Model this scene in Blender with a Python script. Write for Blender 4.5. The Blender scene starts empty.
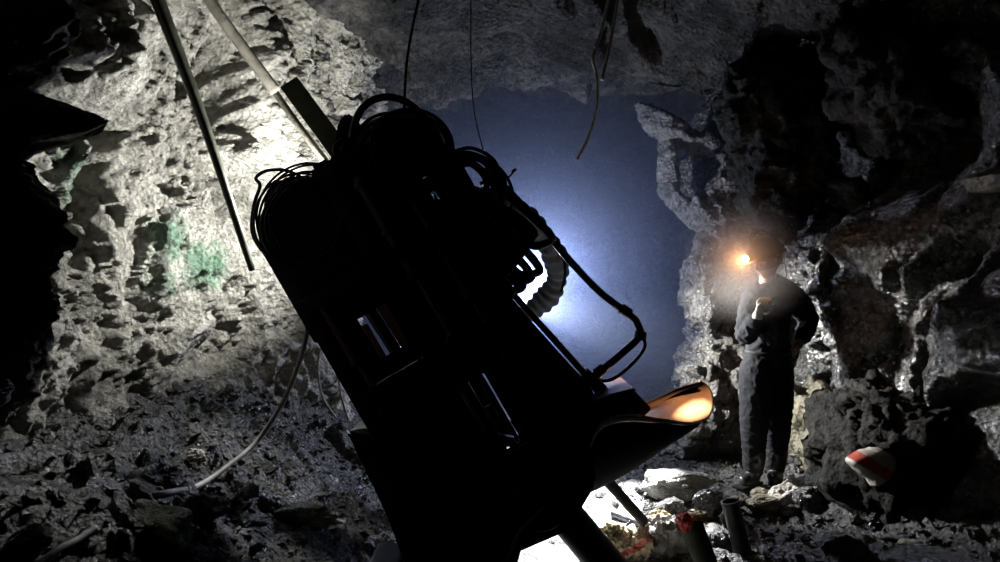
import bpy, bmesh, math, random
import numpy as np
np.seterr(over='ignore')
from mathutils import Vector, Matrix, Euler
PI = math.pi
scene = bpy.context.scene
COL = scene.collection
FPX, CX, CY, CAMZ = 667.0, 500.0, 281.0, 1.5

def P(px, py, Y):
    """point of the place seen at a pixel of the 1000x562 frame, at distance Y"""
    return Vector(((px - CX) / FPX * Y, Y, CAMZ - (py - CY) / FPX * Y))

# ---------------------------------------------------------------- noise
def _h(ix, iy, iz, s):
    v = (ix.astype(np.uint32) * np.uint32(374761393) + iy.astype(np.uint32) * np.uint32(668265263)
         + iz.astype(np.uint32) * np.uint32(2147483647) + np.uint32((s * 974711 + 12345) & 0xffffffff))
    v = (v ^ (v >> np.uint32(13))) * np.uint32(1274126177)
    v = v ^ (v >> np.uint32(16))
    v = (v * np.uint32(2246822519)) ^ (v >> np.uint32(11))
    return (v & np.uint32(0xffffff)).astype(np.float64) / float(0xffffff)

def _i(a):
    return a.astype(np.int64).astype(np.uint32)

def vnoise(p, s=0):
    """gradient noise -1..1 at points p (N,3)"""
    f = np.floor(p); t = p - f
    u = t * t * t * (t * (t * 6 - 15) + 10)
    ix, iy, iz = _i(f[:, 0]), _i(f[:, 1]), _i(f[:, 2])
    out = 0
    one = np.uint32(1)
    for dx in (0, 1):
        wx = u[:, 0] if dx else 1 - u[:, 0]
        for dy in (0, 1):
            wy = u[:, 1] if dy else 1 - u[:, 1]
            for dz in (0, 1):
                wz = u[:, 2] if dz else 1 - u[:, 2]
                a = _h(ix + np.uint32(dx), iy + np.uint32(dy), iz + np.uint32(dz), s) * 2 * PI
                b = _h(ix + np.uint32(dx), iy + np.uint32(dy), iz + np.uint32(dz), s + 77) * 2 - 1
                c = np.sqrt(1 - b * b)
                g = np.cos(a) * c * (t[:, 0] - dx) + np.sin(a) * c * (t[:, 1] - dy) + b * (t[:, 2] - dz)
                out = out + wx * wy * wz * g
    return out * 1.6

def fbm(p, s=0, octv=4, gain=.5):
    o = 0; a = 1.0
    for k in range(octv):
        o = o + a * vnoise(p * (2.03 ** k), s + k * 13); a *= gain
    return o

def ridged(p, s=0, octv=3):
    o = 0; a = 1.0
    for k in range(octv):
        o = o + a * (1 - np.abs(vnoise(p * (2.1 ** k), s + k * 17)) * 2); a *= .5
    return o

def blocks(p, s=0, tilt=.9):
    """fractured rock: each cell of a Voronoi diagram is its own tilted facet"""
    f = np.floor(p)
    n = len(p)
    W = np.zeros(n); val = np.zeros(n)
    for dx in (-1, 0, 1):
        for dy in (-1, 0, 1):
            for dz in (-1, 0, 1):
                c = f + np.array([dx, dy, dz])
                ix, iy, iz = _i(c[:, 0]), _i(c[:, 1]), _i(c[:, 2])
                q = c + np.stack([_h(ix, iy, iz, s), _h(ix, iy, iz, s + 1), _h(ix, iy, iz, s + 2)], 1)
                d = p - q
                dd = (d * d).sum(1)
                h = _h(ix, iy, iz, s + 3) * 2 - 1
                g = (np.stack([_h(ix, iy, iz, s + 4), _h(ix, iy, iz, s + 5), _h(ix, iy, iz, s + 6)], 1) * 2 - 1) * tilt
                v = h * .5 + (g * d).sum(1)
                w = np.exp(-dd * 45) + 1e-12
                W += w; val += w * v
    val = val / W
    return val

def smooth(a, b, x):
    t = np.clip((x - a) / (b - a), 0, 1)
    return t * t * (3 - 2 * t)

# ---------------------------------------------------------------- objects
def tag(o, label=None, cat=None, group=None, kind=None):
    if label: o['label'] = label
    if cat: o['category'] = cat
    if group: o['group'] = group
    if kind: o['kind'] = kind
    return o

def link_mesh(name, me, mat=None, parent=None, smooth_shade=True):
    o = bpy.data.objects.new(name, me)
    COL.objects.link(o)
    if mat: me.materials.append(mat)
    if smooth_shade:
        me.polygons.foreach_set('use_smooth', [True] * len(me.polygons))
    if parent is not None:
        o.parent = parent
        bpy.context.view_layer.update()
        o.matrix_parent_inverse = parent.matrix_world.inverted()
    return o

def empty(name, loc=(0, 0, 0)):
    o = bpy.data.objects.new(name, None)
    o.empty_display_size = .1
    COL.objects.link(o)
    o.location = loc
    bpy.context.view_layer.update()
    return o

def grid_mesh(name, V, nu, nv, mat, parent=None, flip=False):
    """V (nu*nv,3), index i*nv+j"""
    i, j = np.meshgrid(np.arange(nu - 1), np.arange(nv - 1), indexing='ij')
    a = (i * nv + j).ravel(); b = a + nv; c = b + 1; d = a + 1
    F = np.stack([a, d, c, b] if flip else [a, b, c, d], 1)
    me = bpy.data.meshes.new(name)
    me.vertices.add(len(V)); me.vertices.foreach_set('co', V.astype(np.float32).ravel())
    me.loops.add(F.size); me.loops.foreach_set('vertex_index', F.ravel().astype(np.int32))
    me.polygons.add(len(F)); me.polygons.foreach_set('loop_start', (np.arange(len(F)) * 4).astype(np.int32))
    me.update(calc_edges=True); me.validate()
    return link_mesh(name, me, mat, parent)

class MB:
    """collects simple solids into one bmesh"""
    def __init__(s): s.bm = bmesh.new()
    def box(s, c, size, rot=None, bev=0.0):
        r = bmesh.ops.create_cube(s.bm, size=1)
        vs = r['verts']
        M = Matrix.Translation(Vector(c)) @ (rot.to_4x4() if rot else Matrix()) @ Matrix.Diagonal((*size, 1))
        bmesh.ops.transform(s.bm, matrix=M, verts=vs)
        if bev:
            es = list({e for v in vs for e in v.link_edges})
            bmesh.ops.bevel(s.bm, geom=es, offset=bev, segments=2, affect='EDGES', profile=.6)
        return s
    def beam(s, a, b, w, d, up=(0, -1, 0), bev=.004):
        """rectangular bar from a to b; w in the direction across, d along 'up'"""
        a = Vector(a); b = Vector(b); z = (b - a).normalized()
        y = Vector(up); y = (y - z * y.dot(z)).normalized(); x = y.cross(z)
        R = Matrix((x, y, z)).transposed()
        return s.box((a + b) / 2, (w, d, (b - a).length), R, bev)
    def ibeam(s, a, b, w, d, t=.012, up=(0, -1, 0)):
        a = Vector(a); b = Vector(b); z = (b - a).normalized()
        y = Vector(up); y = (y - z * y.dot(z)).normalized(); x = y.cross(z)
        R = Matrix((x, y, z)).transposed(); c = (a + b) / 2; L = (b - a).length
        s.box(c, (t, d, L), R, .002)
        s.box(c + y * (d / 2), (w, t, L), R, .002); s.box(c - y * (d / 2), (w, t, L), R, .002)
        return s
    def tube(s, pts, r, n=12, closed=False, caps=True, rfun=None):
        pts = [Vector(p) for p in pts]
        m = len(pts); rings = []
        t0 = (pts[1] - pts[0]).normalized()
        nrm = t0.orthogonal().normalized()
        for i, p in enumerate(pts):
            if closed: t = (pts[(i + 1) % m] - pts[i - 1]).normalized()
            else: t = (pts[min(i + 1, m - 1)] - pts[max(i - 1, 0)]).normalized()
            nrm = (nrm - t * nrm.dot(t)).normalized()
            bn = t.cross(nrm)
            rr = r[i] if isinstance(r, (list, tuple)) else (rfun(i) if rfun else r)
            rings.append([s.bm.verts.new(p + (nrm * math.cos(2 * PI * k / n) + bn * math.sin(2 * PI * k / n)) * rr) for k in range(n)])
        for i in range(m if closed else m - 1):
            A, B = rings[i], rings[(i + 1) % m]
            for k in range(n):
                s.bm.faces.new((A[k], A[(k + 1) % n], B[(k + 1) % n], B[k]))
        if caps and not closed:
            s.bm.faces.new(rings[0][::-1]); s.bm.faces.new(rings[-1])
        return s
    def cyl(s, a, b, r, n=20, r2=None, bev=.003):
        a = Vector(a); b = Vector(b); d = (b - a).normalized(); r2 = r if r2 is None else r2
        e = min(bev, (b - a).length / 4)
        return s.tube([a, a + d * e * .001, a + d * e, b - d * e, b - d * e * .001, b],
                      [r * .01 if False else r - e, r - e, r, r2, r2 - e, r2 - e], n)
    def pipe(s, a, b, r, t, n=24):
        """open hollow pipe"""
        a = Vector(a); b = Vector(b)
        d = (b - a).normalized()
        return s.tube([a, b, b, a], [r, r, r - t, r - t], n, closed=True) if False else s._pipe(a, b, d, r, t, n)
    def _pipe(s, a, b, d, r, t, n):
        x = d.orthogonal().normalized(); y = d.cross(x)
        R = []
        for c, rr in ((a, r), (b, r), (b, r - t), (a, r - t)):
            R.append([s.bm.verts.new(c + (x * math.cos(2 * PI * k / n) + y * math.sin(2 * PI * k / n)) * rr) for k in range(n)])
        for q in range(4):
            A, B = R[q], R[(q + 1) % 4]
            for k in range(n): s.bm.faces.new((A[k], A[(k + 1) % n], B[(k + 1) % n], B[k]))
        return s
    def prism(s, pts, depth, bev=.006):
        """polygon through world points (roughly coplanar), thickened along +Y (away from the camera)"""
        vs = [s.bm.verts.new(Vector(p)) for p in pts]
        f = s.bm.faces.new(vs)
        r = bmesh.ops.extrude_face_region(s.bm, geom=[f])
        nv = [g for g in r['geom'] if isinstance(g, bmesh.types.BMVert)]
        bmesh.ops.translate(s.bm, vec=Vector((0, depth, 0)), verts=nv)
        if bev:
            es = list({e for v in vs + nv for e in v.link_edges})
            bmesh.ops.bevel(s.bm, geom=es, offset=bev, segments=2, affect='EDGES', clamp_overlap=True)
        return s
    def done(s, name, mat, parent=None, sm=True, autosm=True):
        bmesh.ops.recalc_face_normals(s.bm, faces=s.bm.faces)
        me = bpy.data.meshes.new(name); s.bm.to_mesh(me); s.bm.free()
        o = link_mesh(name, me, mat, parent, False)
        if sm:
            me.polygons.foreach_set('use_smooth', [True] * len(me.polygons))
            if autosm: me.set_sharp_from_angle(angle=math.radians(38))
        return o

def catmull(pts, k=8, closed=False):
    pts = [Vector(p) for p in pts]; out = []; m = len(pts)
    rng = range(m if closed else m - 1)
    for i in rng:
        if closed: p0, p1, p2, p3 = pts[i - 1], pts[i], pts[(i + 1) % m], pts[(i + 2) % m]
        else: p0, p1, p2, p3 = pts[max(i - 1, 0)], pts[i], pts[i + 1], pts[min(i + 2, m - 1)]
        for j in range(k):
            t = j / k
            out.append(.5 * ((2 * p1) + (p2 - p0) * t + (2 * p0 - 5 * p1 + 4 * p2 - p3) * t * t + (3 * p1 - p0 - 3 * p2 + p3) * t ** 3))
    if not closed: out.append(pts[-1])
    return out

def eval_mesh(o):
    """apply the modifiers of o and return a new mesh; o is removed"""
    bpy.context.view_layer.update()
    dg = bpy.context.evaluated_depsgraph_get()
    me = bpy.data.meshes.new_from_object(o.evaluated_get(dg))
    old = o.data
    bpy.data.objects.remove(o)
    bpy.data.meshes.remove(old)
    return me

def me_verts(me):
    a = np.empty(len(me.vertices) * 3, np.float32); me.vertices.foreach_get('co', a)
    return a.reshape(-1, 3).astype(np.float64)
def me_normals(me):
    a = np.empty(len(me.vertices) * 3, np.float32); me.vertices.foreach_get('normal', a)
    return a.reshape(-1, 3).astype(np.float64)
def me_set(me, V):
    me.vertices.foreach_set('co', V.astype(np.float32).ravel()); me.update()

def rock_noise_disp(V, N, amp, s, f=1.0):
    d = blocks(V * 3.6 * f, s) * .6 + blocks(V * 10.0 * f, s + 9) * .36 + ridged(V * 17 * f, s + 4, 3) * .10 + fbm(V * 7, s, 3) * .14
    return V + N * (d * amp)[:, None]

def rock_slab(name, outline, Y, depth, mat, parent=None, vox=.03, amp=.08, seed=0, taper=.72, back=None):
    """a solid piece of rock with the given outline: two tapered copies of it, remeshed and fractured.
    outline items: (px, py) or (px, py, Y)"""
    pts = [P(p[0], p[1], p[2] if len(p) > 2 else Y) for p in outline]
    c = sum(pts, Vector()) / len(pts)
    bm = bmesh.new()
    layers = []
    for (dy, sc) in ((-depth * .5, taper * .75), (-depth * .3, taper * 1.12), (0, 1.0), (depth * .35, 1.0), (depth * .5, taper)):
        layers.append([bm.verts.new(c + (p - c) * min(sc, 1.0) + Vector((0, dy, 0))) for p in pts])
    n = len(pts)
    for A, B in zip(layers, layers[1:]):
        for k in range(n): bm.faces.new((A[k], A[(k + 1) % n], B[(k + 1) % n], B[k]))
    bm.faces.new(layers[0][::-1]); bm.faces.new(layers[-1])
    bmesh.ops.triangulate(bm, faces=bm.faces)
    bmesh.ops.recalc_face_normals(bm, faces=bm.faces)
    me = bpy.data.meshes.new(name); bm.to_mesh(me); bm.free()
    o = bpy.data.objects.new('tmp', me); COL.objects.link(o)
    m = o.modifiers.new('r', 'REMESH'); m.mode = 'VOXEL'; m.voxel_size = vox
    sm = o.modifiers.new('s', 'SMOOTH'); sm.iterations = 3
    me = eval_mesh(o)
    V = me_verts(me); N = me_normals(me)
    me_set(me, rock_noise_disp(V, N, amp, seed))
    return link_mesh(name, me, mat, parent)

def rock(name, c, size, mat, seed, rotz=0, sub=4, amp=.22, parent=None, tilt=0.0):
    """a loose angular stone: hull of random points, subdivided and fractured"""
    rnd = random.Random(seed)
    bm = bmesh.new()
    for _ in range(14):
        v = Vector((rnd.gauss(0, 1), rnd.gauss(0, 1), rnd.gauss(0, 1))).normalized() * rnd.uniform(.8, 1.0)
        bm.verts.new(v)
    r = bmesh.ops.convex_hull(bm, input=bm.verts)
    bmesh.ops.delete(bm, geom=list({g for g in r['geom_interior'] if isinstance(g, bmesh.types.BMVert)}), context='VERTS')
    me = bpy.data.meshes.new(name); bm.to_mesh(me); bm.free()
    o = bpy.data.objects.new('tmp', me); COL.objects.link(o)
    b = o.modifiers.new('b', 'BEVEL'); b.width = .07; b.segments = 1
    t = o.modifiers.new('t', 'TRIANGULATE')
    u = o.modifiers.new('u', 'SUBSURF'); u.subdivision_type = 'SIMPLE'; u.levels = sub - 1
    me = eval_mesh(o)
    V = me_verts(me); N = me_normals(me)
    V = V + N * ((blocks(V * 2.2, seed) * .35 + fbm(V * 3, seed, 4) * .3) * amp)[:, None]
    R = np.array(Matrix.Rotation(rotz, 3, 'Z') @ Matrix.Rotation(tilt, 3, 'Y'))
    V = (V * np.array(size) * .5) @ R.T
    zmin = V[:, 2].min()
    me_set(me, V)
    o = link_mesh(name, me, mat, parent, False)
    me.polygons.foreach_set('use_smooth', [True] * len(me.polygons)); me.set_sharp_from_angle(angle=math.radians(30))
    o.location = c
    return o

def ground(px, py, y0=1.2, y1=8.0, lift=0.0):
    """where the sight line through a pixel meets the floor"""
    ys = np.linspace(y0, y1, 400)
    xs = (px - CX) / FPX * ys; zs = CAMZ - (py - CY) / FPX * ys
    g = floor_z(np.stack([xs, ys], 1)) + lift
    k = np.argmax(zs <= g) if (zs <= g).any() else -1
    return Vector((xs[k], ys[k], g[k]))
# ---------------------------------------------------------------- materials
def new_mat(name):
    m = bpy.data.materials.new(name); m.use_nodes = True
    nt = m.node_tree; nt.nodes.clear()
    out = nt.nodes.new('ShaderNodeOutputMaterial'); b = nt.nodes.new('ShaderNodeBsdfPrincipled')
    nt.links.new(b.outputs[0], out.inputs[0])
    return m, nt, b

def ramp(nt, src, stops):
    r = nt.nodes.new('ShaderNodeValToRGB'); nt.links.new(src, r.inputs[0])
    e = r.color_ramp.elements
    while len(e) < len(stops): e.new(.5)
    for k, (p, c) in enumerate(stops):
        e[k].position = p; e[k].color = (*c, 1) if not isinstance(c, (int, float)) else (c, c, c, 1)
    return r.outputs[0]

def noise_node(nt, co, scale, detail=6, rough=.6, dist=0):
    n = nt.nodes.new('ShaderNodeTexNoise'); n.inputs['Scale'].default_value = scale
    n.inputs['Detail'].default_value = detail; n.inputs['Roughness'].default_value = rough
    n.inputs['Distortion'].default_value = dist
    nt.links.new(co, n.inputs['Vector']); return n.outputs['Fac']

def mixc(nt, f, a, b, mode='MIX'):
    m = nt.nodes.new('ShaderNodeMix'); m.data_type = 'RGBA'; m.blend_type = mode
    for s, v in ((m.inputs[0], f), (m.inputs[6], a), (m.inputs[7], b)):
        if hasattr(v, 'links'): nt.links.new(v, s)
        elif isinstance(v, (int, float)): s.default_value = v
        else: s.default_value = (*v, 1)
    return m.outputs[2]

def mathn(nt, op, a, b=0.0):
    m = nt.nodes.new('ShaderNodeMath'); m.operation = op
    for s, v in ((m.inputs[0], a), (m.inputs[1], b)):
        if hasattr(v, 'links'): nt.links.new(v, s)
        else: s.default_value = v
    return m.outputs[0]

def rock_mat(name, cols, rough=(.45, .8), bump=.03, scale=1.0, stain_glare=(), spec=.5, metal=0.0, stain_glare_col=(.035, .14, .075), stain_glare_edge=(.46, .72)):
    """cols: dark, mid, light stone colours. stains: [(x,y,z,radius)] of mineral colour, or of lamp glare painted into the floor"""
    m, nt, b = new_mat(name)
    g = nt.nodes.new('ShaderNodeNewGeometry').outputs['Position']
    n1 = noise_node(nt, g, 2.3 * scale, 8, .62, .4)
    n2 = noise_node(nt, g, 16 * scale, 8, .7)
    f = mathn(nt, 'ADD', mathn(nt, 'MULTIPLY', n1, .55), mathn(nt, 'MULTIPLY', n2, .45))
    c = ramp(nt, f, [(.40, cols[0]), (.5, cols[1]), (.62, cols[2])])
    if stain_glare:
        tot = None
        for (x, y, z, r) in stain_glare:
            d = nt.nodes.new('ShaderNodeVectorMath'); d.operation = 'DISTANCE'
            nt.links.new(g, d.inputs[0]); d.inputs[1].default_value = (x, y, z)
            q = mathn(nt, 'SUBTRACT', 1.0, mathn(nt, 'DIVIDE', d.outputs['Value'], r))
            q = mathn(nt, 'MAXIMUM', q, 0.0)
            tot = q if tot is None else mathn(nt, 'MAXIMUM', tot, q)
        sn = noise_node(nt, g, 13, 6, .65)
        msk = ramp(nt, mathn(nt, 'ADD', mathn(nt, 'MULTIPLY', tot, .55), mathn(nt, 'MULTIPLY', sn, .7)), [(stain_glare_edge[0], 0.0), (stain_glare_edge[1], 1.0)])
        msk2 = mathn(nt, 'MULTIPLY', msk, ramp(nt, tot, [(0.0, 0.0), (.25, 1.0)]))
        c = mixc(nt, mathn(nt, 'MULTIPLY', msk2, .8), c, stain_glare_col)
    nt.links.new(c, b.inputs['Base Color'])
    rr = nt.nodes.new('ShaderNodeMapRange'); nt.links.new(n2, rr.inputs[0])
    rr.inputs[1].default_value = .35; rr.inputs[2].default_value = .65
    rr.inputs[3].default_value = rough[0]; rr.inputs[4].default_value = rough[1]
    nt.links.new(rr.outputs[0], b.inputs['Roughness'])
    b.inputs['Specular IOR Level'].default_value = spec
    b.inputs['Metallic'].default_value = metal
    h1 = noise_node(nt, g, 26 * scale, 10, .72, .3)
    v = nt.nodes.new('ShaderNodeTexVoronoi'); v.inputs['Scale'].default_value = 34 * scale
    v.inputs['Randomness'].default_value = 1.0
    nt.links.new(g, v.inputs['Vector'])
    h = mathn(nt, 'ADD', h1, mathn(nt, 'MULTIPLY', v.outputs['Distance'], .5))
    bp = nt.nodes.new('ShaderNodeBump'); bp.inputs['Strength'].default_value = 1.0
    bp.inputs['Distance'].default_value = bump
    nt.links.new(h, bp.inputs['Height']); nt.links.new(bp.outputs[0], b.inputs['Normal'])
    return m

def plain(name, col, rough=.5, metal=0.0, var=.25, scale=14, bump=.001, col2=None, emit=None, estr=0, spec=.5):
    m, nt, b = new_mat(name)
    tc = nt.nodes.new('ShaderNodeTexCoord').outputs['Object']
    n = noise_node(nt, tc, scale, 6, .6)
    c2 = col2 or tuple(x * (1 - var) for x in col)
    nt.links.new(ramp(nt, n, [(.4, c2), (.6, col)]), b.inputs['Base Color'])
    rr = nt.nodes.new('ShaderNodeMapRange'); nt.links.new(n, rr.inputs[0])
    rr.inputs[3].default_value = max(0.05, rough - .12); rr.inputs[4].default_value = min(1, rough + .12)
    nt.links.new(rr.outputs[0], b.inputs['Roughness'])
    b.inputs['Metallic'].default_value = metal; b.inputs['Specular IOR Level'].default_value = spec
    if bump:
        bp = nt.nodes.new('ShaderNodeBump'); bp.inputs['Distance'].default_value = bump
        nt.links.new(noise_node(nt, tc, scale * 5, 4, .6), bp.inputs['Height']); nt.links.new(bp.outputs[0], b.inputs['Normal'])
    if emit:
        b.inputs['Emission Color'].default_value = (*emit, 1); b.inputs['Emission Strength'].default_value = estr
    return m

GS = [P(98, 200, 3.35), P(90, 222, 3.3), P(172, 240, 3.8), P(75, 160, 3.3), P(205, 265, 4.0), P(160, 275, 3.7), P(115, 262, 3.5)]
GR = [.30, .24, .26, .16, .24, .22, .2]
M = dict(
    rock_left=rock_mat('grey_rock_left', [(.10, .10, .085), (.26, .255, .225), (.52, .51, .46)], (.4, .8), .075, 1.0,
                       [(p.x, p.y, p.z, r) for p, r in zip(GS, GR)]),
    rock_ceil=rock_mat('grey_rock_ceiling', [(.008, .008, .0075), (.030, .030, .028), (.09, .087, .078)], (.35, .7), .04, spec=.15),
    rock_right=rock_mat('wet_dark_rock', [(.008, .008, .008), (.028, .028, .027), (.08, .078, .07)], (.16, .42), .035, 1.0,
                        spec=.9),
    rock_shade=rock_mat('shade_black_rock', [(.005, .005, .0045), (.014, .014, .013), (.036, .035, .03)], (.65, .9), .025, spec=.1),  # shade painted into a near-black, matt copy of the wet rock
    rock_pale=rock_mat('pale_grey_rock', [(.025, .025, .025), (.07, .07, .068), (.16, .157, .15)], (.2, .5), .035),
    rock_moss=rock_mat('ochre_stained_rock', [(.03, .028, .016), (.085, .078, .045), (.18, .16, .11)], (.3, .6), .02),
    muck=rock_mat('wet_muck', [(.012, .012, .012), (.04, .04, .038), (.15, .15, .143)], (.2, .55), .03, 1.6),
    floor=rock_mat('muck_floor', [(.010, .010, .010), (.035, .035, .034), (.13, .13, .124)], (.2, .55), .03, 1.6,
                   [(.55, 4.3, 0, 1.05), (.5, 3.6, 0, .85), (.1, 3.5, 0, .7)], stain_glare_col=(.60, .60, .58), stain_glare_edge=(.48, .66)),  # pale patches paint the lamp's bright pool into the floor colour
    stone_white=rock_mat('pale_crystalline_stone', [(.3, .28, .24), (.5, .48, .43), (.7, .68, .62)], (.4, .7), .012, 2.5),
    stone_slab=rock_mat('pale_slab_stone', [(.10, .10, .09), (.22, .22, .205), (.38, .37, .35)], (.35, .65), .015, 2.0),
    stone_tan=rock_mat('tan_stone', [(.12, .11, .07), (.27, .25, .17), (.42, .40, .30)], (.4, .7), .012, 2.5),
    steel=plain('dark_grimy_steel', (.035, .035, .036), .42, .6, .5),
    steel_shade=plain('shade_black_steel', (.010, .010, .010), .8, 0, .3, spec=.08),  # near-black colour paints in the shade on scoop underside and strut
    steel_olive=plain('olive_painted_steel', (.05, .055, .035), .45, .3, .5),
    steel_red=plain('dull_red_painted_steel', (.10, .03, .022), .5, .2, .5),
    steel_grey=plain('worn_grey_steel', (.16, .16, .17), .4, .7, .5),
    steel_pol=plain('scraped_bare_steel', (.50, .46, .42), .34, .92, .35, 40),
    steel_scoop=plain('scraped_scoop_steel', (.60, .50, .42), .16, .95, .3, 30, .0003),
    lens=plain('glowing_lens', (.9, .6, .4), .3, 0, .1, emit=(1.0, .62, .30), estr=60),
    rubber=plain('black_rubber', (.013, .013, .013), .5, 0, .3, spec=.15),
    rubber_grey=plain('dusty_grey_hose', (.34, .33, .31), .6, 0, .4),
    canvas=plain('dusty_ribbed_canvas', (.035, .04, .05), .75, 0, .4),
    wood=plain('dusty_timber', (.17, .16, .13), .75, 0, .5, 9, .003),
    wood_dark=plain('dark_timber', (.04, .04, .028), .75, 0, .5, 9, .003, spec=.1),
    cloth=plain('dark_work_cloth', (.012, .013, .015), .85, 0, .35, 20, .002, spec=.08),
    cloth_pale=plain('pale_dusty_glove', (.30, .29, .27), .85, 0, .3, 20, .002),
    skin=plain('dusty_skin', (.22, .13, .09), .6, 0, .2),
    hair=plain('dark_hair', (.01, .009, .008), .6, 0, .2),
    boot=plain('black_rubber_boot', (.02, .02, .02), .4, 0, .3, spec=.3),
    helmet=plain('dark_helmet_shell', (.05, .045, .035), .35, 0, .3),
    paper_tan=plain('tan_crumpled_paper', (.38, .30, .17), .8, 0, .3, 12, .003),
    paper_white=plain('dirty_white_sheet', (.30, .28, .25), .6, 0, .3, 12, .003),
    paper_red=plain('faded_red_print', (.50, .05, .03), .6, 0, .3, 12, .003),
)

def banded(name, base, band, p0, nrm, half):
    """sheet with a printed band; the band is a slab through p0 across nrm"""
    m, nt, b = new_mat(name)
    g = nt.nodes.new('ShaderNodeNewGeometry').outputs['Position']
    sb = nt.nodes.new('ShaderNodeVectorMath'); sb.operation = 'SUBTRACT'; nt.links.new(g, sb.inputs[0]); sb.inputs[1].default_value = p0
    dt = nt.nodes.new('ShaderNodeVectorMath'); dt.operation = 'DOT_PRODUCT'; nt.links.new(sb.outputs[0], dt.inputs[0]); dt.inputs[1].default_value = Vector(nrm).normalized()
    n = noise_node(nt, g, 30, 4, .6)
    d = mathn(nt, 'ADD', mathn(nt, 'ABSOLUTE', dt.outputs['Value']), mathn(nt, 'MULTIPLY', mathn(nt, 'SUBTRACT', n, .5), half * .8))
    f = ramp(nt, mathn(nt, 'DIVIDE', d, half * 2), [(.46, 1.0), (.54, 0.0)])
    nt.links.new(mixc(nt, f, base, band), b.inputs['Base Color']); b.inputs['Roughness'].default_value = .55
    return m
M['bag'] = banded('whitish_bag', (.34, .32, .27), (.32, .045, .02), P(872, 467, 3.75), (.55, 0, .83), .030)
pg = P(632, 548, 3.7)
M['paper_print'] = banded('printed_wrapper', (.55, .45, .28), (.55, .12, .08), pg, (-.5, 0, .86), .018)
# ---------------------------------------------------------------- the cave
def poly_at(tab, t):
    tab = np.array(tab); k = tab[:, 0]
    return np.stack([np.interp(t, k, tab[:, c]) for c in range(1, tab.shape[1])], 1)

def smooth_poly(pts, n):
    c = catmull([Vector((p[0], p[1], 0)) for p in pts], 10)
    a = np.array([[v.x, v.y] for v in c])
    d = np.concatenate([[0], np.cumsum(np.hypot(*np.diff(a, axis=0).T))])
    q = np.linspace(0, 1, n); t = d[-1] * (q * .62 + .38 * q ** 4)
    return np.stack([np.interp(t, d, a[:, 0]), np.interp(t, d, a[:, 1])], 1), t

def gauss(V, c, r):
    d = (V - np.array(c)) / np.array(r)
    return np.exp(-(d * d).sum(1))

ROT = np.array(Euler((.3, .6, .2)).to_matrix())
def build_wall(name, pts, z0, z1, nu, nv, side, mat, lean, extra=None, seed=0, amps=(.22, .13, .06, .025, .02)):
    plan, t = smooth_poly(pts, nu)
    tg = np.gradient(plan, axis=0); tg /= np.linalg.norm(tg, axis=1)[:, None]
    nrm = np.stack([-tg[:, 1], tg[:, 0]], 1) * side       # points into the cave
    z = np.linspace(z0, z1, nv)
    Pn = np.repeat(plan, nv, 0); Nn = np.repeat(nrm, nv, 0); Z = np.tile(z, nu)
    L = lean(Pn[:, 1], Z)
    V = np.stack([Pn[:, 0] + Nn[:, 0] * L, Pn[:, 1] + Nn[:, 1] * L, Z], 1)
    w = V + .25 * np.stack([fbm(V * .9, seed + 31, 2), fbm(V * .9, seed + 32, 2), fbm(V * .9, seed + 33, 2)], 1)
    wz = w * np.array([1, 1, .7])
    d = (fbm(V * .7, seed, 2) * amps[0] + blocks(wz * 1.3, seed + 1) * amps[1] + blocks(wz * 3.1, seed + 2) * amps[2]
         + blocks(wz * 7.5, seed + 3) * amps[3] * .35 + blocks(w * 16, seed + 8) * amps[3] * .20 + ridged(wz @ ROT * np.array([1, 1, .55]) * 5.5, seed + 4, 5) * amps[4] + fbm(w * 24, seed + 5, 3) * amps[4] * .3)
    N3 = np.stack([Nn[:, 0], Nn[:, 1], np.zeros(len(V))], 1)
    if extra is not None: d = d + extra(V)
    if side < 0:
        c = np.abs(fbm(wz @ ROT * np.array([1.2, 1.2, .45]) * 2.2, seed + 41, 3)); d = d - .05 * (1 - smooth(0, .07, c))   # cracks
    V = V + N3 * d[:, None]
    o = grid_mesh(name, V, nu, nv, mat, flip=side > 0)
    tag(o, kind='structure')
    return o

def lean_left(Y, Z): return .10 * np.maximum(0, Z - 1.8) ** 2 + .10 * np.maximum(0, .9 - Z)
LEFT = [(-2.6, .2), (-2.35, 1.6), (-2.25, 2.6), (-2.12, 3.3), (-1.95, 3.9), (-1.62, 4.5), (-1.42, 5.1), (-1.35, 5.8), (-1.5, 6.6), (-2.2, 7.6), (-2.8, 9.5), (-2.8, 14)]
def left_extra(V):
    d = gauss(V, (-2.1, 2.3, 2.35), (.8, .28, .26)) * .74          # the black outcrop at the picture's edge
    d += gauss(V, (-2.1, 2.3, 2.02), (.8, .28, .09)) * .48
    d += gauss(V, (-2.1, 2.2, 1.7), (.8, .28, .35)) * .78
    d += gauss(V, (-2.1, 2.2, 1.1), (.8, .30, .35)) * .66
    d -= gauss(V, P(130, 205, 3.5), (.6, .09, .38)) * .34       # tall slot carved in to stand for a vertical shadow
    d -= gauss(V, P(243, 75, 4.15), (.7, .13, .40)) * .45       # recess carved in to stand for the cast shadow by the poles
    d += gauss(V, P(95, 55, 3.25), (.5, .30, .30)) * .20        # the round boss top left
    d -= gauss(V, P(125, 110, 3.4), (.10, .12, .14)) * .14
    d -= gauss(V, P(80, 125, 3.3), (.30, .25, .07)) * .15
    return d
wall_left = build_wall('wall_left', LEFT, -.3, 4.2, 760, 400, -1, M['rock_left'], lean_left, left_extra, 3, (.14, .13, .085, .085, .070))

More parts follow.
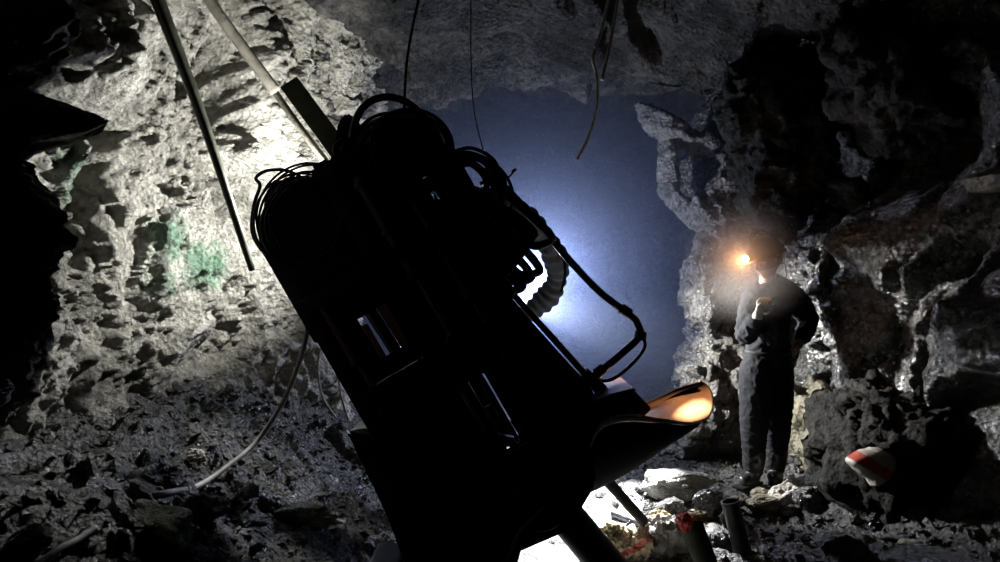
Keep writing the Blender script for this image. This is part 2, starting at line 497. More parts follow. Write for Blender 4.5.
def lean_right(Y, Z): return .03 * np.maximum(0, Z - 2.0) ** 2 + .22 * np.maximum(0, .7 - Z)
RIGHT = [(2.5, .2), (2.75, 1.6), (2.78, 2.6), (2.72, 3.4), (2.62, 4.0), (2.5, 4.6), (2.3, 5.2), (2.0, 5.7), (1.92, 6.2), (2.5, 6.9), (3.6, 8.2), (3.8, 10), (3.8, 14)]
def right_extra(V):
    d = -gauss(V, P(778, 160, 5.0), (.34, .6, .42)) * .75         # black hollow above the miner
    d -= gauss(V, P(905, 150, 4.2), (.42, .42, .26)) * .55
    d -= gauss(V, P(860, 60, 4.6), (.5, .5, .3)) * .4
    d -= gauss(V, P(945, 275, 3.8), (.16, .16, .20)) * .4
    d -= gauss(V, P(840, 300, 4.6), (.07, .10, .30)) * .30
    d += gauss(V, P(880, 240, 4.5), (.35, .25, .16)) * .22
    d += gauss(V, P(1000, 300, 3.5), (.3, .3, .25)) * .25
    return d
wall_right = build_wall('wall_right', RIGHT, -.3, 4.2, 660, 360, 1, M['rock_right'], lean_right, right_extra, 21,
                        (.25, .22, .14, .05, .02))

# ceiling
def ceil_sheet():
    nx, ny = 420, 420
    xs = np.linspace(-3.2, 4.2, nx); ys = np.linspace(.2, 14, 2)
    t = np.linspace(0, 1, ny); ys = .2 + 13.8 * (t * .72 + .28 * t ** 3)
    X, Y = np.meshgrid(xs, ys, indexing='ij'); X = X.ravel(); Y = Y.ravel()
    Z = 3.42 - .13 * smooth(4.6, 6.2, Y) + .75 * smooth(6.2, 6.9, Y) - .06 * np.abs(np.maximum(X, .2) - .5) ** 1.5 + .22 * smooth(-.8, -1.8, X)
    V = np.stack([X, Y, Z], 1)
    w = V + .3 * np.stack([fbm(V * .8, 61, 2), fbm(V * .8, 62, 2), fbm(V * .8, 63, 2)], 1)
    d = fbm(V * .8, 64, 2) * .16 + blocks(w * 1.2, 65) * .22 + blocks(w * 2.8, 66) * .10 + blocks(w * 7, 67) * .03 + fbm(w * 15, 68, 3) * .012
    d = d - gauss(V, P(512, 62, 5.4), (.28, .35, .4)) * .45
    d = d + gauss(V, P(705, 85, 5.3), (.38, .45, .6)) * .36 + gauss(V, P(820, 60, 4.6), (.3, .4, .6)) * .22
    V[:, 2] -= d
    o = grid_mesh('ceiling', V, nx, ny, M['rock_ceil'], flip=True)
    tag(o, kind='structure'); return o
ceiling = ceil_sheet()

def floor_z(V2):
    """height of the trodden floor at (x,y) arrays"""
    X, Y = V2[:, 0], V2[:, 1]
    V = np.stack([X, Y, X * 0], 1)
    z = .72 * smooth(-.35, -2.1, X) * smooth(7.5, 4.5, Y) + .12 * smooth(-.2, -.9, X) + .18 * smooth(5.0, 6.5, Y)
    z = z + .28 * smooth(1.75, 2.5, X) * smooth(2.4, 3.2, Y)
    rough = .35 + .65 * smooth(-.1, -.5, X) + .45 * smooth(.95, 1.4, X) * smooth(5.5, 4.6, Y)
    w = V + .2 * np.stack([fbm(V * 1.5, 81, 2), fbm(V * 1.5, 82, 2), V[:, 2]], 1)
    d = fbm(V * .9, 83, 2) * .07 + rough * (blocks(w * 2.6, 84) * .085 + blocks(w * 6.5, 85) * .05 + blocks(w * 15, 86) * .022 + fbm(w * 30, 87, 3) * .007)
    m = np.exp(-((X - 1.88) / .32) ** 2 - ((Y - 4.68) / .28) ** 2)
    return (z + d) * (1 - m) + .068 * m
def floor_sheet():
    nx, ny = 700, 700
    xs = np.linspace(-3.2, 4.2, nx)
    t = np.linspace(0, 1, ny); ys = .4 + 13.6 * (t * .42 + .58 * t ** 3)
    X, Y = np.meshgrid(xs, ys, indexing='ij'); X = X.ravel(); Y = Y.ravel()
    Z = floor_z(np.stack([X, Y], 1))
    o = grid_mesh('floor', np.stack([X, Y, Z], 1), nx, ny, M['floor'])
    tag(o, kind='structure'); return o
floor = floor_sheet()
def fz(x, y): return float(floor_z(np.array([[x, y]]))[0])

# rock face closing the drift, far back in the haze
def back_sheet():
    nx, nz = 90, 60
    X, Z = np.meshgrid(np.linspace(-3.4, 4.4, nx), np.linspace(-.5, 4.6, nz), indexing='ij')
    V = np.stack([X.ravel(), X.ravel() * 0 + 13, Z.ravel()], 1)
    V[:, 1] -= blocks(V * 1.1, 91) * .4 + fbm(V, 92, 3) * .3
    o = grid_mesh('wall_back', V, nx, nz, M['rock_right'], flip=False); tag(o, kind='structure')
back_sheet()

RP, RR = M['rock_pale'], M['rock_right']
def ledge(name, outline, Y, depth, mat, seed, amp=.08, vox=.022, taper=.72):
    return rock_slab(name, outline, Y, depth, mat, wall_right, vox, amp, seed, taper)
ledge('rock_ledge', [(636, 100), (672, 116), (702, 134), (735, 151), (731, 159), (702, 153), (672, 140), (648, 130)], 5.75, .35, RP, 1, .07, .02)
ledge('rock_rib', [(659, 120), (669, 122), (670, 190), (686, 205), (718, 222), (732, 240), (716, 243), (692, 224), (669, 206), (662, 192)], 5.8, .25, RP, 2, .05, .018)
ledge('rock_rib', [(714, 168), (731, 152), (746, 158), (735, 185), (730, 200), (752, 206), (756, 240), (750, 266), (737, 292), (720, 300), (700, 250), (712, 226), (698, 206), (706, 188)], 5.6, .4, RP, 3, .12, .02)
ledge('rock_boulder', [(690, 262), (704, 246), (720, 256), (728, 290), (722, 318), (706, 336), (693, 326), (687, 292)], 5.45, .45, RP, 4, .10, .02)
ledge('rock_pillar', [(702, 322), (735, 288), (758, 320), (758, 400), (750, 478), (690, 480), (662, 474), (672, 430), (688, 392), (682, 356)], 5.55, .5, RP, 5, .16, .02)
ledge('rock_pillar', [(796, 392), (826, 384), (846, 412), (858, 450), (848, 500), (800, 498), (790, 450)], 4.9, .45, M['rock_moss'], 6, .10)
ledge('rock_boulder', [(842, 405), (872, 388), (930, 380), (1015, 388), (1030, 560), (905, 552), (856, 528), (826, 482), (832, 436)], 4.05, .75, M['rock_shade'], 7, .14)
ledge('rock_ledge', [(809, 172), (820, 148), (828, 172), (848, 180), (862, 192), (870, 218), (856, 222), (842, 205), (834, 190), (816, 186)], 4.85, .35, RP, 8, .08, .016)
ledge('rock_shelf', [(774, 282), (800, 252), (832, 222), (880, 214), (915, 232), (905, 268), (862, 300), (852, 360), (822, 352), (812, 300)], 4.95, .55, RR, 9, .16)
ledge('rock_shelf', [(850, 270), (880, 262), (902, 290), (908, 350), (895, 384), (866, 386), (850, 340)], 4.5, .5, RR, 10, .16)
ledge('rock_ledge', [(972, 176), (1012, 164), (1015, 190), (985, 190)], 3.6, .3, M['rock_moss'], 11, .04, .02)
ledge('rock_ledge', [(965, 508), (990, 492), (1015, 484), (1015, 500), (985, 512), (950, 530)], 3.7, .3, M['rock_moss'], 12, .06, .02)
ledge('hanging_rock', [(722, 92), (745, 64), (800, 48), (860, 54), (880, 85), (852, 105), (834, 130), (826, 170), (812, 213), (788, 230), (762, 222), (748, 195), (738, 160), (730, 122)], 4.85, .6, M['rock_shade'], 14, .14, .022)
ledge('hanging_rock', [(842, 36), (905, 22), (985, 42), (992, 112), (942, 152), (888, 138), (852, 98)], 4.1, .55, M['rock_shade'], 15, .14, .024)  # rock mass added to block lamp rays to the upper right wall
# ---------------------------------------------------------------- the drill rig
def Q(u, v, Y):
    """rig frame: u runs down its length, v across it (both in pixels at the photograph's scale)"""
    return P(400 + .5 * u + .866 * v, 200 + .866 * u - .5 * v, Y)
US = (Q(100, 0, 3.2) - Q(0, 0, 3.2)).normalized()     # along the rig
VS = (Q(0, 100, 3.2) - Q(0, 0, 3.2)).normalized()     # across it

rig = empty('drill_rig', (P(450, 281, 3.35).x, 3.35, 0.0))
tag(rig, 'huge black steel drill rig leaning back in silhouette across the mine drift', 'drill rig')

def plate(name, u0, u1, v0, v1, Y, th, mat, bev=.006):
    mb = MB()
    pts = [Q(u0, v0, Y), Q(u0, v1, Y), Q(u1, v1, Y), Q(u1, v0, Y)]
    mb.prism(pts, th, bev)
    return mb.done(name, mat, rig)

S, SO, SR, SG = M['steel'], M['steel_olive'], M['steel_red'], M['steel_grey']
# long rails, front and rear
for v, w_, Y, u0, u1, m in ((-132, .075, 3.16, 22, 300, S), (-50, .07, 3.12, -70, 330, S), (33, .05, 3.14, 34, 300, S),
                            ):
    mb = MB().ibeam(Q(u0, v, Y), Q(u1, v, Y), w_, .09)
    mb.done('rail', m, rig)
for v, w_, Y, u0, u1 in ((-128, .07, 3.62, 30, 300), (-52, .06, 3.6, -60, 330), (8, .07, 3.62, -80, 320), (36, .06, 3.6, 20, 285)):
    MB().ibeam(Q(u0, v, Y), Q(u1, v, Y), w_, .08).done('rail', S, rig)
MB().ibeam(P(487, 284, 3.16), P(586, 394, 3.16), .075, .09).done('rail', S, rig)
# the slim rod standing between the two slits
MB().cyl(Q(60, -81, 3.3), Q(160, -77, 3.3), .028).cyl(Q(60, -85, 3.45), Q(160, -80, 3.45), .02).done('feed_rod', S, rig)
# skin plates, slits left open between them
plate('side_plate', -28, 82, -146, -58, 3.24, .02, S)
plate('side_plate', 62, 205, -141, -97, 3.24, .02, S)
plate('side_plate', 128, 320, -134, -58, 3.24, .02, S)
plate('side_plate', -66, 192, -64, 30, 3.22, .02, S)
plate('side_plate', 184, 320, -63, -32, 3.22, .02, S)
plate('side_plate', 180, 330, -14, 36, 3.22, .02, S)
MB().prism([P(x, y, 3.24) for x, y in ((432, 190), (470, 244), (502, 286), (544, 336), (579, 374), (602, 404), (574, 470), (545, 470), (460, 300))], .02, .006).done('side_plate', S, rig)
plate('side_plate', -70, -12, 20, 62, 3.24, .02, S)
plate('side_plate', -14, 28, 39, 72, 3.24, .02, S)
plate('added_slit_plate', 60, 150, -85, -40, 3.66, .012, SR); plate('added_slit_plate', 180, 300, -44, -21, 3.66, .012, SR)  # plates added behind the slits to dim the light showing through
plate('added_slit_plate', 90, 200, -110, -90, 3.68, .012, SR)
# cross members
for u, v0, v1, Y, d in ((-58, -62, 60, 3.14, .09), (46, -140, 66, 3.08, .07), (156, -136, 46, 3.08, .08), (282, -130, 74, 3.08, .10)):
    MB().ibeam(Q(u, v0, Y), Q(u, v1, Y), d, .07).done('cross_member', S, rig)
for u in (5, 150, 285):
    MB().ibeam(Q(u, -130, 3.6), Q(u, 40, 3.6), .06, .06).done('cross_member', S, rig)
# hydraulic cylinders with gland, rod and eye
def ram(name, u0, u1, v, Y, r, m):
    mb = MB(); um = u0 + (u1 - u0) * .62
    mb.cyl(Q(u0, v, Y), Q(um, v, Y), r, 24, bev=.006)
    for k in (.04, .5, .92): mb.cyl(Q(u0 + (um - u0) * k, v, Y), Q(u0 + (um - u0) * (k + .05), v, Y), r * 1.18, 24)
    o = mb.done(name, m, rig)
    MB().cyl(Q(um, v, Y), Q(u1, v, Y), r * .5, 18).cyl(Q(u1, v, Y - .04), Q(u1, v, Y + .04), r * .9, 18).done('piston_rod', SG, o)
ram('hydraulic_ram', -40, 150, -22, 3.10, .05, S)
ram('hydraulic_ram', 10, 190, 14, 3.10, .035, S)
ram('hydraulic_ram', 40, 175, -116, 3.12, .04, SR)
# rock drill carriage and gearbox low on the frame
mb = MB(); mb.prism([Q(296, -108, 3.02), Q(290, 30, 3.02), Q(300, 48, 3.02), Q(345, 28, 3.02), Q(372, -20, 3.02), Q(362, -104, 3.02)], .5, .02)
gear = mb.done('gearbox', S, rig)
mb = MB()
for k in range(8):
    a = 2 * PI * k / 8; c = Q(332 + 20 * math.sin(a), -30 + 20 * math.cos(a), 3.02)
    mb.cyl(c + Vector((0, -.02, 0)), c + Vector((0, .01, 0)), .011, 6)
c = Q(332, -30, 3.02); mb.cyl(c + Vector((0, -.014, 0)), c + Vector((0, .02, 0)), .13, 32)
mb.done('bearing_cap', S, gear)
for (pl, th, nm) in (([(346, 432), (398, 440), (452, 505), (470, 600), (418, 604), (388, 520)], .35, 'base_plate'),
                     ([(440, 470), (560, 470), (562, 494), (543, 514), (522, 548), (508, 600), (450, 602)], .45, 'base_plate'),
                     ([(556, 404), (604, 404), (606, 430), (580, 470), (556, 500), (520, 500), (520, 430)], .3, 'end_plate')):
    MB().prism([P(x, y, 3.1) for x, y in pl], th, .014).done(nm, S, rig)
# curved wheel guard with a rubbed bright edge
mb = MB()
pts = catmull([P(560, 492, 3.02), P(540, 512, 3.0), P(520, 535, 3.0), P(508, 566, 3.0), P(502, 604, 3.0)], 6)
mb2 = MB()
vs0 = [mb2.bm.verts.new(p) for p in pts]; vs1 = [mb2.bm.verts.new(p + Vector((-.05, .42, .02))) for p in pts]
for k in range(len(pts) - 1): mb2.bm.faces.new((vs0[k], vs0[k + 1], vs1[k + 1], vs1[k]))
g = mb2.done('wheel_guard', SG, rig); sd = g.modifiers.new('s', 'SOLIDIFY'); sd.thickness = .01
# rods, brackets seen through the wide slit
mb = MB(); mb.beam(P(478, 372, 3.5), P(522, 448, 3.5), .03, .012); mb.beam(P(495, 408, 3.48), P(512, 436, 3.46), .05, .01, up=(.4, -1, .5))
mb.done('bracket', SR, rig)
mb = MB(); mb.cyl(P(488, 405, 3.42), P(524, 462, 3.42), .022); mb.box(P(505, 436, 3.36), (.09, .05, .012), Matrix.Rotation(.25, 3, 'Y'), .002)
mb.cyl(P(515, 418, 3.4), P(533, 446, 3.4), .03).done('valve_body', SG, rig)
# head of the mast: sheave block, pulleys
mb = MB(); mb.prism([P(338, 122, 3.2), P(346, 112, 3.2), P(356, 118, 3.2), P(364, 140, 3.2), P(372, 158, 3.2), P(398, 162, 3.2), P(424, 150, 3.2), P(446, 150, 3.2), P(462, 175, 3.2), P(470, 200, 3.2), P(430, 190, 3.2), P(425, 170, 3.2), P(408, 176, 3.2), P(380, 232, 3.2), P(336, 200, 3.2), P(330, 160, 3.2)], .25, .01)
mb.done('mast_head', S, rig)
for (x, y, r) in ((378, 176, .07), (345, 150, .06)):
    mb = MB(); c = P(x, y, 3.1)
    mb.cyl(c, c + Vector((0, .012, 0)), r, 32); mb.cyl(c + Vector((0, .012, 0)), c + Vector((0, .04, 0)), r * .86, 32)
    mb.cyl(c + Vector((0, .04, 0)), c + Vector((0, .052, 0)), r, 32); mb.cyl(c - Vector((0, .02, 0)), c + Vector((0, .09, 0)), .018, 12)
    mb.done('sheave', S, rig)
plate_pts = [(440, 160), (462, 186), (492, 196), (524, 216), (540, 232), (530, 248), (520, 262), (505, 280), (470, 262)]
MB().prism([P(x, y, 3.3) for x, y in plate_pts], .1, .012).done('hose_guard', S, rig)
# hose tray at the upper left of the frame
MB().prism([P(264, 192, 3.28), P(280, 177, 3.28), P(310, 174, 3.28), P(338, 186, 3.28), P(352, 300, 3.28), P(306, 312, 3.28), P(268, 256, 3.28), P(260, 225, 3.28)], .12, .02).done('hose_tray', S, rig)
# guard rail
mb = MB()
gr = catmull([P(486, 168, 3.3), P(500, 182, 3.3), P(522, 205, 3.3), P(545, 231, 3.3), P(572, 263, 3.3), P(600, 292, 3.32), P(626, 312, 3.34)], 6) + \
     catmull([P(636, 320, 3.35), P(642, 334, 3.36)], 5) + catmull([P(634, 343, 3.36), P(612, 362, 3.34), P(590, 378, 3.3)], 4)
mb.tube(gr, .0185, 14); mb.done('guard_rail', S, rig)
for a, b, r in ((P(621, 308, 3.335), P(630, 314, 3.345), .026), (P(641, 331, 3.36), P(640, 340, 3.36), .03), (P(604, 368, 3.32), P(596, 374, 3.31), .027)): MB().cyl(a, b, r).done('rail_clamp', S, rig)
MB().tube(catmull([P(504, 284, 3.28), P(530, 313, 3.28), P(560, 346, 3.28), P(594, 384, 3.28)], 5), .0165, 12).done('guard_rail', S, rig)
MB().beam(P(583, 372, 3.28), P(604, 392, 3.28), .06, .10).done('rail_bracket', S, rig); MB().beam(P(500, 276, 3.28), P(512, 294, 3.28), .05, .06).done('rail_bracket', S, rig)
MB().tube(catmull([P(642, 336, 3.34), P(645, 346, 3.32), P(636, 360, 3.3), P(618, 376, 3.28), P(604, 381, 3.28), P(594, 377, 3.28)], 7), .009, 10).done('hydraulic_hose', M['rubber'], rig)
MB().tube(catmull([P(545, 234, 3.28), P(555, 246, 3.4), P(563, 258, 3.5), P(565, 275, 3.5), P(561, 292, 3.5)], 7), .007, 8).done('hydraulic_hose', M['rubber'], rig)
# control box with a scraped steel top
mb = MB(); mb.prism([P(589, 405, 3.08), P(613, 396, 3.08), P(635, 391, 3.08), P(652, 409, 3.08), P(644, 417, 3.08), P(600, 430, 3.08)], .36, .006)
bx = mb.done('control_box', S, rig)
mb = MB(); mb.prism([P(586, 405, 3.06), P(612, 393.5, 3.06), P(634, 388, 3.06), P(637, 391, 3.06), P(613, 397, 3.06), P(590, 408, 3.06)], .40, .002)
mb.done('lid', M['steel_pol'], bx)
MB().beam(P(620, 399, 3.07), P(634, 415, 3.07), .012, .012, bev=.002).done('edge_strip', M['steel_pol'], bx); MB().beam(P(596, 411, 3.07), P(606, 424, 3.07), .012, .012, bev=.002).done('edge_strip', M['steel_pol'], bx)
c = P(623, 391, 3.2); MB().cyl(c, c + Vector((0, 0, .016)), .016, 6).done('bolt', S, bx)
# scoop
SC_OFF = -1
def scoop():
    near = catmull([P(590, 446, 3.0), P(601, 424, 2.98), P(625, 415, 3.0), P(662, 419, 3.03), P(688, 423, 3.08), P(702, 421, 3.14)], 8)
    far = catmull([P(590, 425, 3.5), P(612, 415, 3.55), P(634, 407, 3.6), P(657, 398, 3.6), P(680, 387, 3.58), P(700, 381, 3.52)], 8)
    bot = catmull([P(590, 452, 3.25), P(606, 440, 3.28), P(628, 430, 3.28), P(658, 423, 3.3), P(688, 414, 3.34), P(714, 400, 3.36)], 8)
    low = catmull([P(540, 512, 3.25), P(575, 499, 3.28), P(612, 482, 3.28), P(645, 460, 3.3), P(672, 436, 3.34), P(694, 418, 3.36)], 8)
    n = len(near); mb = MB(); m = 22; rows = []
    for i in range(n):
        A, B, C_ = near[i], bot[i], far[i]
        row = []
        mid = (A + C_) / 2
        for k in range(m + 1):
            a = PI * k / m
            # ellipse through near rim, bottom and far rim
            row.append(mb.bm.verts.new(mid + (A - mid) * math.cos(a) + (B - mid) * math.sin(a)))
        rows.append(row)
    for i in range(n - 1):
        for k in range(m): mb.bm.faces.new((rows[i][k], rows[i][k + 1], rows[i + 1][k + 1], rows[i + 1][k]))
    o = mb.done('scoop', M['steel_scoop'], rig, autosm=False)
    o.data.materials.append(S); sd = o.modifiers.new('s', 'SOLIDIFY'); sd.thickness = .009; sd.offset = SC_OFF; sd.material_offset = 1; sd.material_offset_rim = 0
    sb = o.modifiers.new('b', 'SUBSURF'); sb.levels = sb.render_levels = 1
    mb = MB(); rows = []
    for i in range(n):
        k_ = min(i, n - 1); A, B, C_ = near[k_], low[k_], far[k_]; A = A.lerp(B, .04); C_ = C_.lerp(B, .12)
        mid = (A + C_) / 2
        rows.append([mb.bm.verts.new(mid + (A - mid) * math.cos(PI * k / m) + (B - mid) * math.sin(PI * k / m)) for k in range(m + 1)])
    for i in range(n - 1):
        for k in range(m): mb.bm.faces.new((rows[i][k], rows[i][k + 1], rows[i + 1][k + 1], rows[i + 1][k]))
    bl = mb.done('belly_plate', M['steel_shade'], o, autosm=False); sd = bl.modifiers.new('s', 'SOLIDIFY'); sd.thickness = .008
    rim = MB().tube(near, .0045, 8).done('rim', M['steel_pol'], o)
    return o
scoop()
# legs
mb = MB(); a = P(541, 486, 3.16); b = P(634, 600, 3.12); b.z = .02
mb.cyl(a, b, .086, 32, bev=.008); d = (b - a).normalized()
mb.cyl(a - d * .02, a + d * .05, .10, 32); mb.cyl(b - d * .10, b, .10, 32)
mb.done('support_leg', S, rig)
a = P(596, 468, 3.45); b = ground(655, 534)
mb = MB().cyl(a, b, .030, 20).cyl(a + (b - a) * .9, b, .036, 20); mb.done('strut', M['steel_shade'], rig)
MB().beam(P(470, 596, 3.05), P(470, 596, 3.05) + Vector((0, .7, 0)), .5, .06, up=(0, 0, 1)).done('skid', S, rig)
MB().beam(P(392, 560, 3.05), P(392, 596, 3.05), .2, .4).done('support_leg', S, rig)
MB().tube(catmull([P(500, 183, 3.3), P(508, 178, 3.28), P(516, 169, 3.25)], 4), .005, 8).cyl(P(512, 172, 3.26), P(516, 169, 3.25), .008).done('lever', S, rig)

# ---------------------------------------------------------------- hoses hung on the rig
def coil(name, label, cx, cy, Y, rx, ry, turns, r, seed, mat=None, tilt=0.0, jit=.16, depth=.2, group=None, ribs=0):
    rnd = random.Random(seed); pts = []
    n = turns * 14
    ph = [rnd.uniform(0, 6) for _ in range(4)]
    k1 = [(rnd.uniform(-jit, jit), rnd.uniform(-jit, jit), rnd.uniform(-jit, jit) * .8 + 1) for _ in range(turns + 2)]
    for i in range(n + 1):
        t = i / 14; a = 2 * PI * t; k = int(t); f = t - k; f = f * f * (3 - 2 * f)
        ox, oy, s = [k1[k][c] * (1 - f) + k1[k + 1][c] * f for c in range(3)]
        x = rx * s * math.cos(a) + ox * rx; y = ry * s * math.sin(a) + oy * ry
        xx = x * math.cos(tilt) - y * math.sin(tilt); yy = x * math.sin(tilt) + y * math.cos(tilt)
        pts.append(P(cx + xx, cy + yy, Y + depth * (t / turns - .5) + .03 * math.sin(a * 1.7 + ph[0])))
    mb = MB().tube(catmull(pts, 4), r, 8)
    o = mb.done(name, mat or M['rubber'], None, autosm=False)
    tag(o, label, 'hose', group)
    return o
coil('hose_coil', 'tangled black hose coiled over the top of the rig mast', 396, 150, 3.18, 36, 34, 18, .009, 3, jit=.38)
coil('hose_coil', 'tight inner bundle of black hose inside the top coil', 398, 150, 3.22, 23, 20, 10, .010, 33, jit=.45, tilt=.9, depth=.16)
mb = MB().tube(catmull([P(352, 190, 3.16), P(351, 150, 3.14), P(356, 120, 3.12), P(368, 103, 3.12), P(387, 97, 3.12), P(408, 103, 3.13), P(426, 120, 3.16), P(440, 142, 3.2), P(446, 175, 3.25)], 8), .0175, 12)
tag(mb.done('thick_hose', M['rubber'], None, autosm=False), 'thick black hose arching as one large loop above the mast', 'hose')
coil('hose_coil', 'thin black cable coiled at the upper left shoulder of the rig', 306, 222, 3.22, 42, 46, 11, .006, 8, jit=.22, tilt=.5, depth=.15)
mb = MB()
for dx, s in ((0, 0),):
    mb.tube(catmull([P(300, 176, 3.3), P(284, 170, 3.3), P(266, 171, 3.3), P(256, 178, 3.3), P(260, 186, 3.28), P(254, 205, 3.26), P(252, 230, 3.25), P(260, 248, 3.25), P(278, 266, 3.25), P(300, 290, 3.25)], 8), .0085, 10)
tag(mb.done('cable', M['rubber'], None, autosm=False), 'black cable bowing out leftmost from the rig beside the bright wall', 'cable')
coil('hose_coil', 'slim black hose looped at the upper right edge of the rig', 470, 184, 3.2, 30, 24, 12, .0085, 14, jit=.34, tilt=.7, depth=.14)
mb = MB().tube(catmull([P(452, 152, 3.2), P(470, 148, 3.2), P(488, 155, 3.2), P(497, 166, 3.2), P(494, 177, 3.2), P(480, 184, 3.2)], 8), .0095, 10)
tag(mb.done('hose_loop', M['rubber'], None, autosm=False), 'single open loop of black hose beside the small lever', 'hose')
def looped(label, x0, y0, x1, y1, x2, y2, Y):
    pts = catmull([P(x0, y0, Y), P((x0 + x1) / 2, (y0 + y1) / 2 - 2, Y - .02), P(x1, y1, Y), P(x1 + 2, y1 + 9, Y + .03), P((x1 + x2) / 2, (y1 + y2) / 2 + 12, Y + .05), P(x2, y2, Y + .03)], 8)
    o = MB().tube(pts, .020, 14).done('armoured_hose', M['rubber'], None, autosm=False)
    tag(o, label, 'hose', 'thick hoses looped over the rig edge'); return o
looped('thick black hose topmost of the five looped over the rig edge', 486, 178, 548, 232, 520, 236, 3.20)
looped('thick black hose second from top looped over the rig edge', 488, 212, 536, 263, 506, 262, 3.16)
looped('thick black hose in the middle of the five looped over the rig edge', 480, 222, 528, 270, 496, 268, 3.14)
looped('thick black hose second lowest looped over the rig edge', 472, 234, 519, 279, 488, 276, 3.12)
looped('thick black hose lowest of the five looped over the rig edge', 464, 246, 508, 286, 478, 282, 3.10)
# ventilation duct behind the rig
pts = catmull([P(462, 205, 3.72), P(488, 202, 3.95), P(514, 212, 4.25), P(536, 228, 4.45), P(552, 250, 4.6), P(558, 272, 4.75), P(551, 292, 4.85), P(535, 308, 4.9), P(515, 320, 4.9), P(488, 336, 4.85), P(462, 365, 4.7), P(445, 410, 4.5), P(440, 470, 4.35), P(436, 500, 4.2)], 14)
rr = [.078 + .008 * math.sin(i * 1.1) + .01 * math.sin(i * .23) for i in range(len(pts))]
tag(MB().tube(pts, rr, 20).done('ventilation_duct', M['canvas'], None, autosm=False), 'ribbed flexible duct curving in front of the blue glow', 'duct')
# ---------------------------------------------------------------- the miner
def skinned(nodes, edges, root, sub=2):
    """nodes: {key: (Vector, radius or (rx, ry))}; returns mesh grown along the chain"""
    keys = list(nodes); idx = {k: i for i, k in enumerate(keys)}
    me = bpy.data.meshes.new('sk')
    me.from_pydata([tuple(nodes[k][0]) for k in keys], [(idx[a], idx[b]) for a, b in edges], [])
    o = bpy.data.objects.new('tmp', me); COL.objects.link(o)
    m = o.modifiers.new('k', 'SKIN'); m.use_smooth_shade = True
    for k in keys:
        r = nodes[k][1]; r = (r, r) if not isinstance(r, tuple) else r
        sv = me.skin_vertices[0].data[idx[k]]
        sv.radius = r; sv.use_root = (k == root)
    s = o.modifiers.new('s', 'SUBSURF'); s.levels = sub
    return eval_mesh(o)

def frame_xyz(f, up=(0, 0, 1)):
    f = Vector(f).normalized(); s = f.cross(Vector(up)).normalized(); u = s.cross(f)
    return f, s, u

def head_mesh(c, f, up=(0, 0, 1)):
    """head with brow, sockets, nose, lips, chin and ears; c centre, f facing direction"""
    F, Sd, U = frame_xyz(f, up)
    n, m = 48, 40; bm = bmesh.new(); rows = []
    for i in range(m + 1):
        la = PI * i / m - PI / 2
        row = []
        for k in range(n):
            lo = 2 * PI * k / n
            x, y, z = math.cos(la) * math.cos(lo), math.cos(la) * math.sin(lo), math.sin(la)   # x forward, y side
            fx = .098 * x if x > 0 else .102 * x
            sy = .077 * y; uz = .118 * z
            if z < 0: sy *= 1 - .30 * (-z) ** 1.5; fx *= 1 - (.06 if x > 0 else .34) * (-z)
            g = lambda a, b, w, h: math.exp(-((y - a) / w) ** 2 - ((z - b) / h) ** 2) if x > 0 else 0
            fx += .024 * g(0, -.16, .13, .17) + .008 * g(0, .05, .10, .2) + .007 * g(0, .24, .5, .08)
            fx -= .013 * (g(.36, .08, .17, .10) + g(-.36, .08, .17, .10))
            fx += .006 * (g(.36, .06, .09, .06) + g(-.36, .06, .09, .06)) + .008 * g(0, -.50, .22, .06) - .004 * g(0, -.50, .2, .015) + .010 * g(0, -.78, .26, .12)
            e = math.exp(-((x + .05) / .16) ** 2 - ((z + .02) / .24) ** 2) * (abs(y) > .8)
            sy += .018 * e * (1 if y > 0 else -1)
            row.append(bm.verts.new(Vector(c) + F * fx + Sd * sy + U * uz))
        rows.append(row)
    for i in range(m):
        for k in range(n): bm.faces.new((rows[i][k], rows[i][(k + 1) % n], rows[i + 1][(k + 1) % n], rows[i + 1][k]))
    me = bpy.data.meshes.new('hd'); bm.to_mesh(me); bm.free(); return me

def hand_meshes(wrist, d, palmn, curl=.6, s=1.0, thumb_side=1):
    """palm and five bent fingers; d points along the hand, palmn out of the palm"""
    D = Vector(d).normalized(); Nn = Vector(palmn); Nn = (Nn - D * Nn.dot(D)).normalized(); T = D.cross(Nn) * thumb_side
    W = Vector(wrist); out = []
    nodes = {'w': (W - D * .02, (.026 * s, .020 * s)), 'p': (W + D * .035 * s, (.036 * s, .017 * s)), 'q': (W + D * .075 * s, (.038 * s, .015 * s))}
    out.append(skinned(nodes, [('w', 'p'), ('p', 'q')], 'w', 2))
    for k, L in enumerate((.072, .080, .074, .058)):
        b = W + D * .072 * s + T * (.028 - .0185 * k) * s; cur = curl * (.8 + .12 * k)
        p = [b - D * .02]; a = 0; q = b; p.append(q)
        for seg in (.45, .32, .26):
            a += cur; q = q + (D * math.cos(a) + Nn * math.sin(a)) * L * seg * s; p.append(q)
        nd = {i: (v, r * s) for i, (v, r) in enumerate(zip(p, (.009, .0095, .009, .0082, .0068)))}
        out.append(skinned(nd, [(i, i + 1) for i in range(4)], 0, 1))
    b = W + D * .02 * s + T * .022 * s
    p = [b, b + (T * .75 + D * .6 + Nn * .25).normalized() * .036 * s]
    p.append(p[-1] + (T * .3 + D * .85 + Nn * .45).normalized() * .032 * s); p.append(p[-1] + (D * .8 + Nn * .6 - T * .1).normalized() * .024 * s)
    nd = {i: (v, r * s) for i, (v, r) in enumerate(zip(p, (.014, .0115, .010, .008)))}
    out.append(skinned(nd, [(i, i + 1) for i in range(3)], 0, 1))
    return out

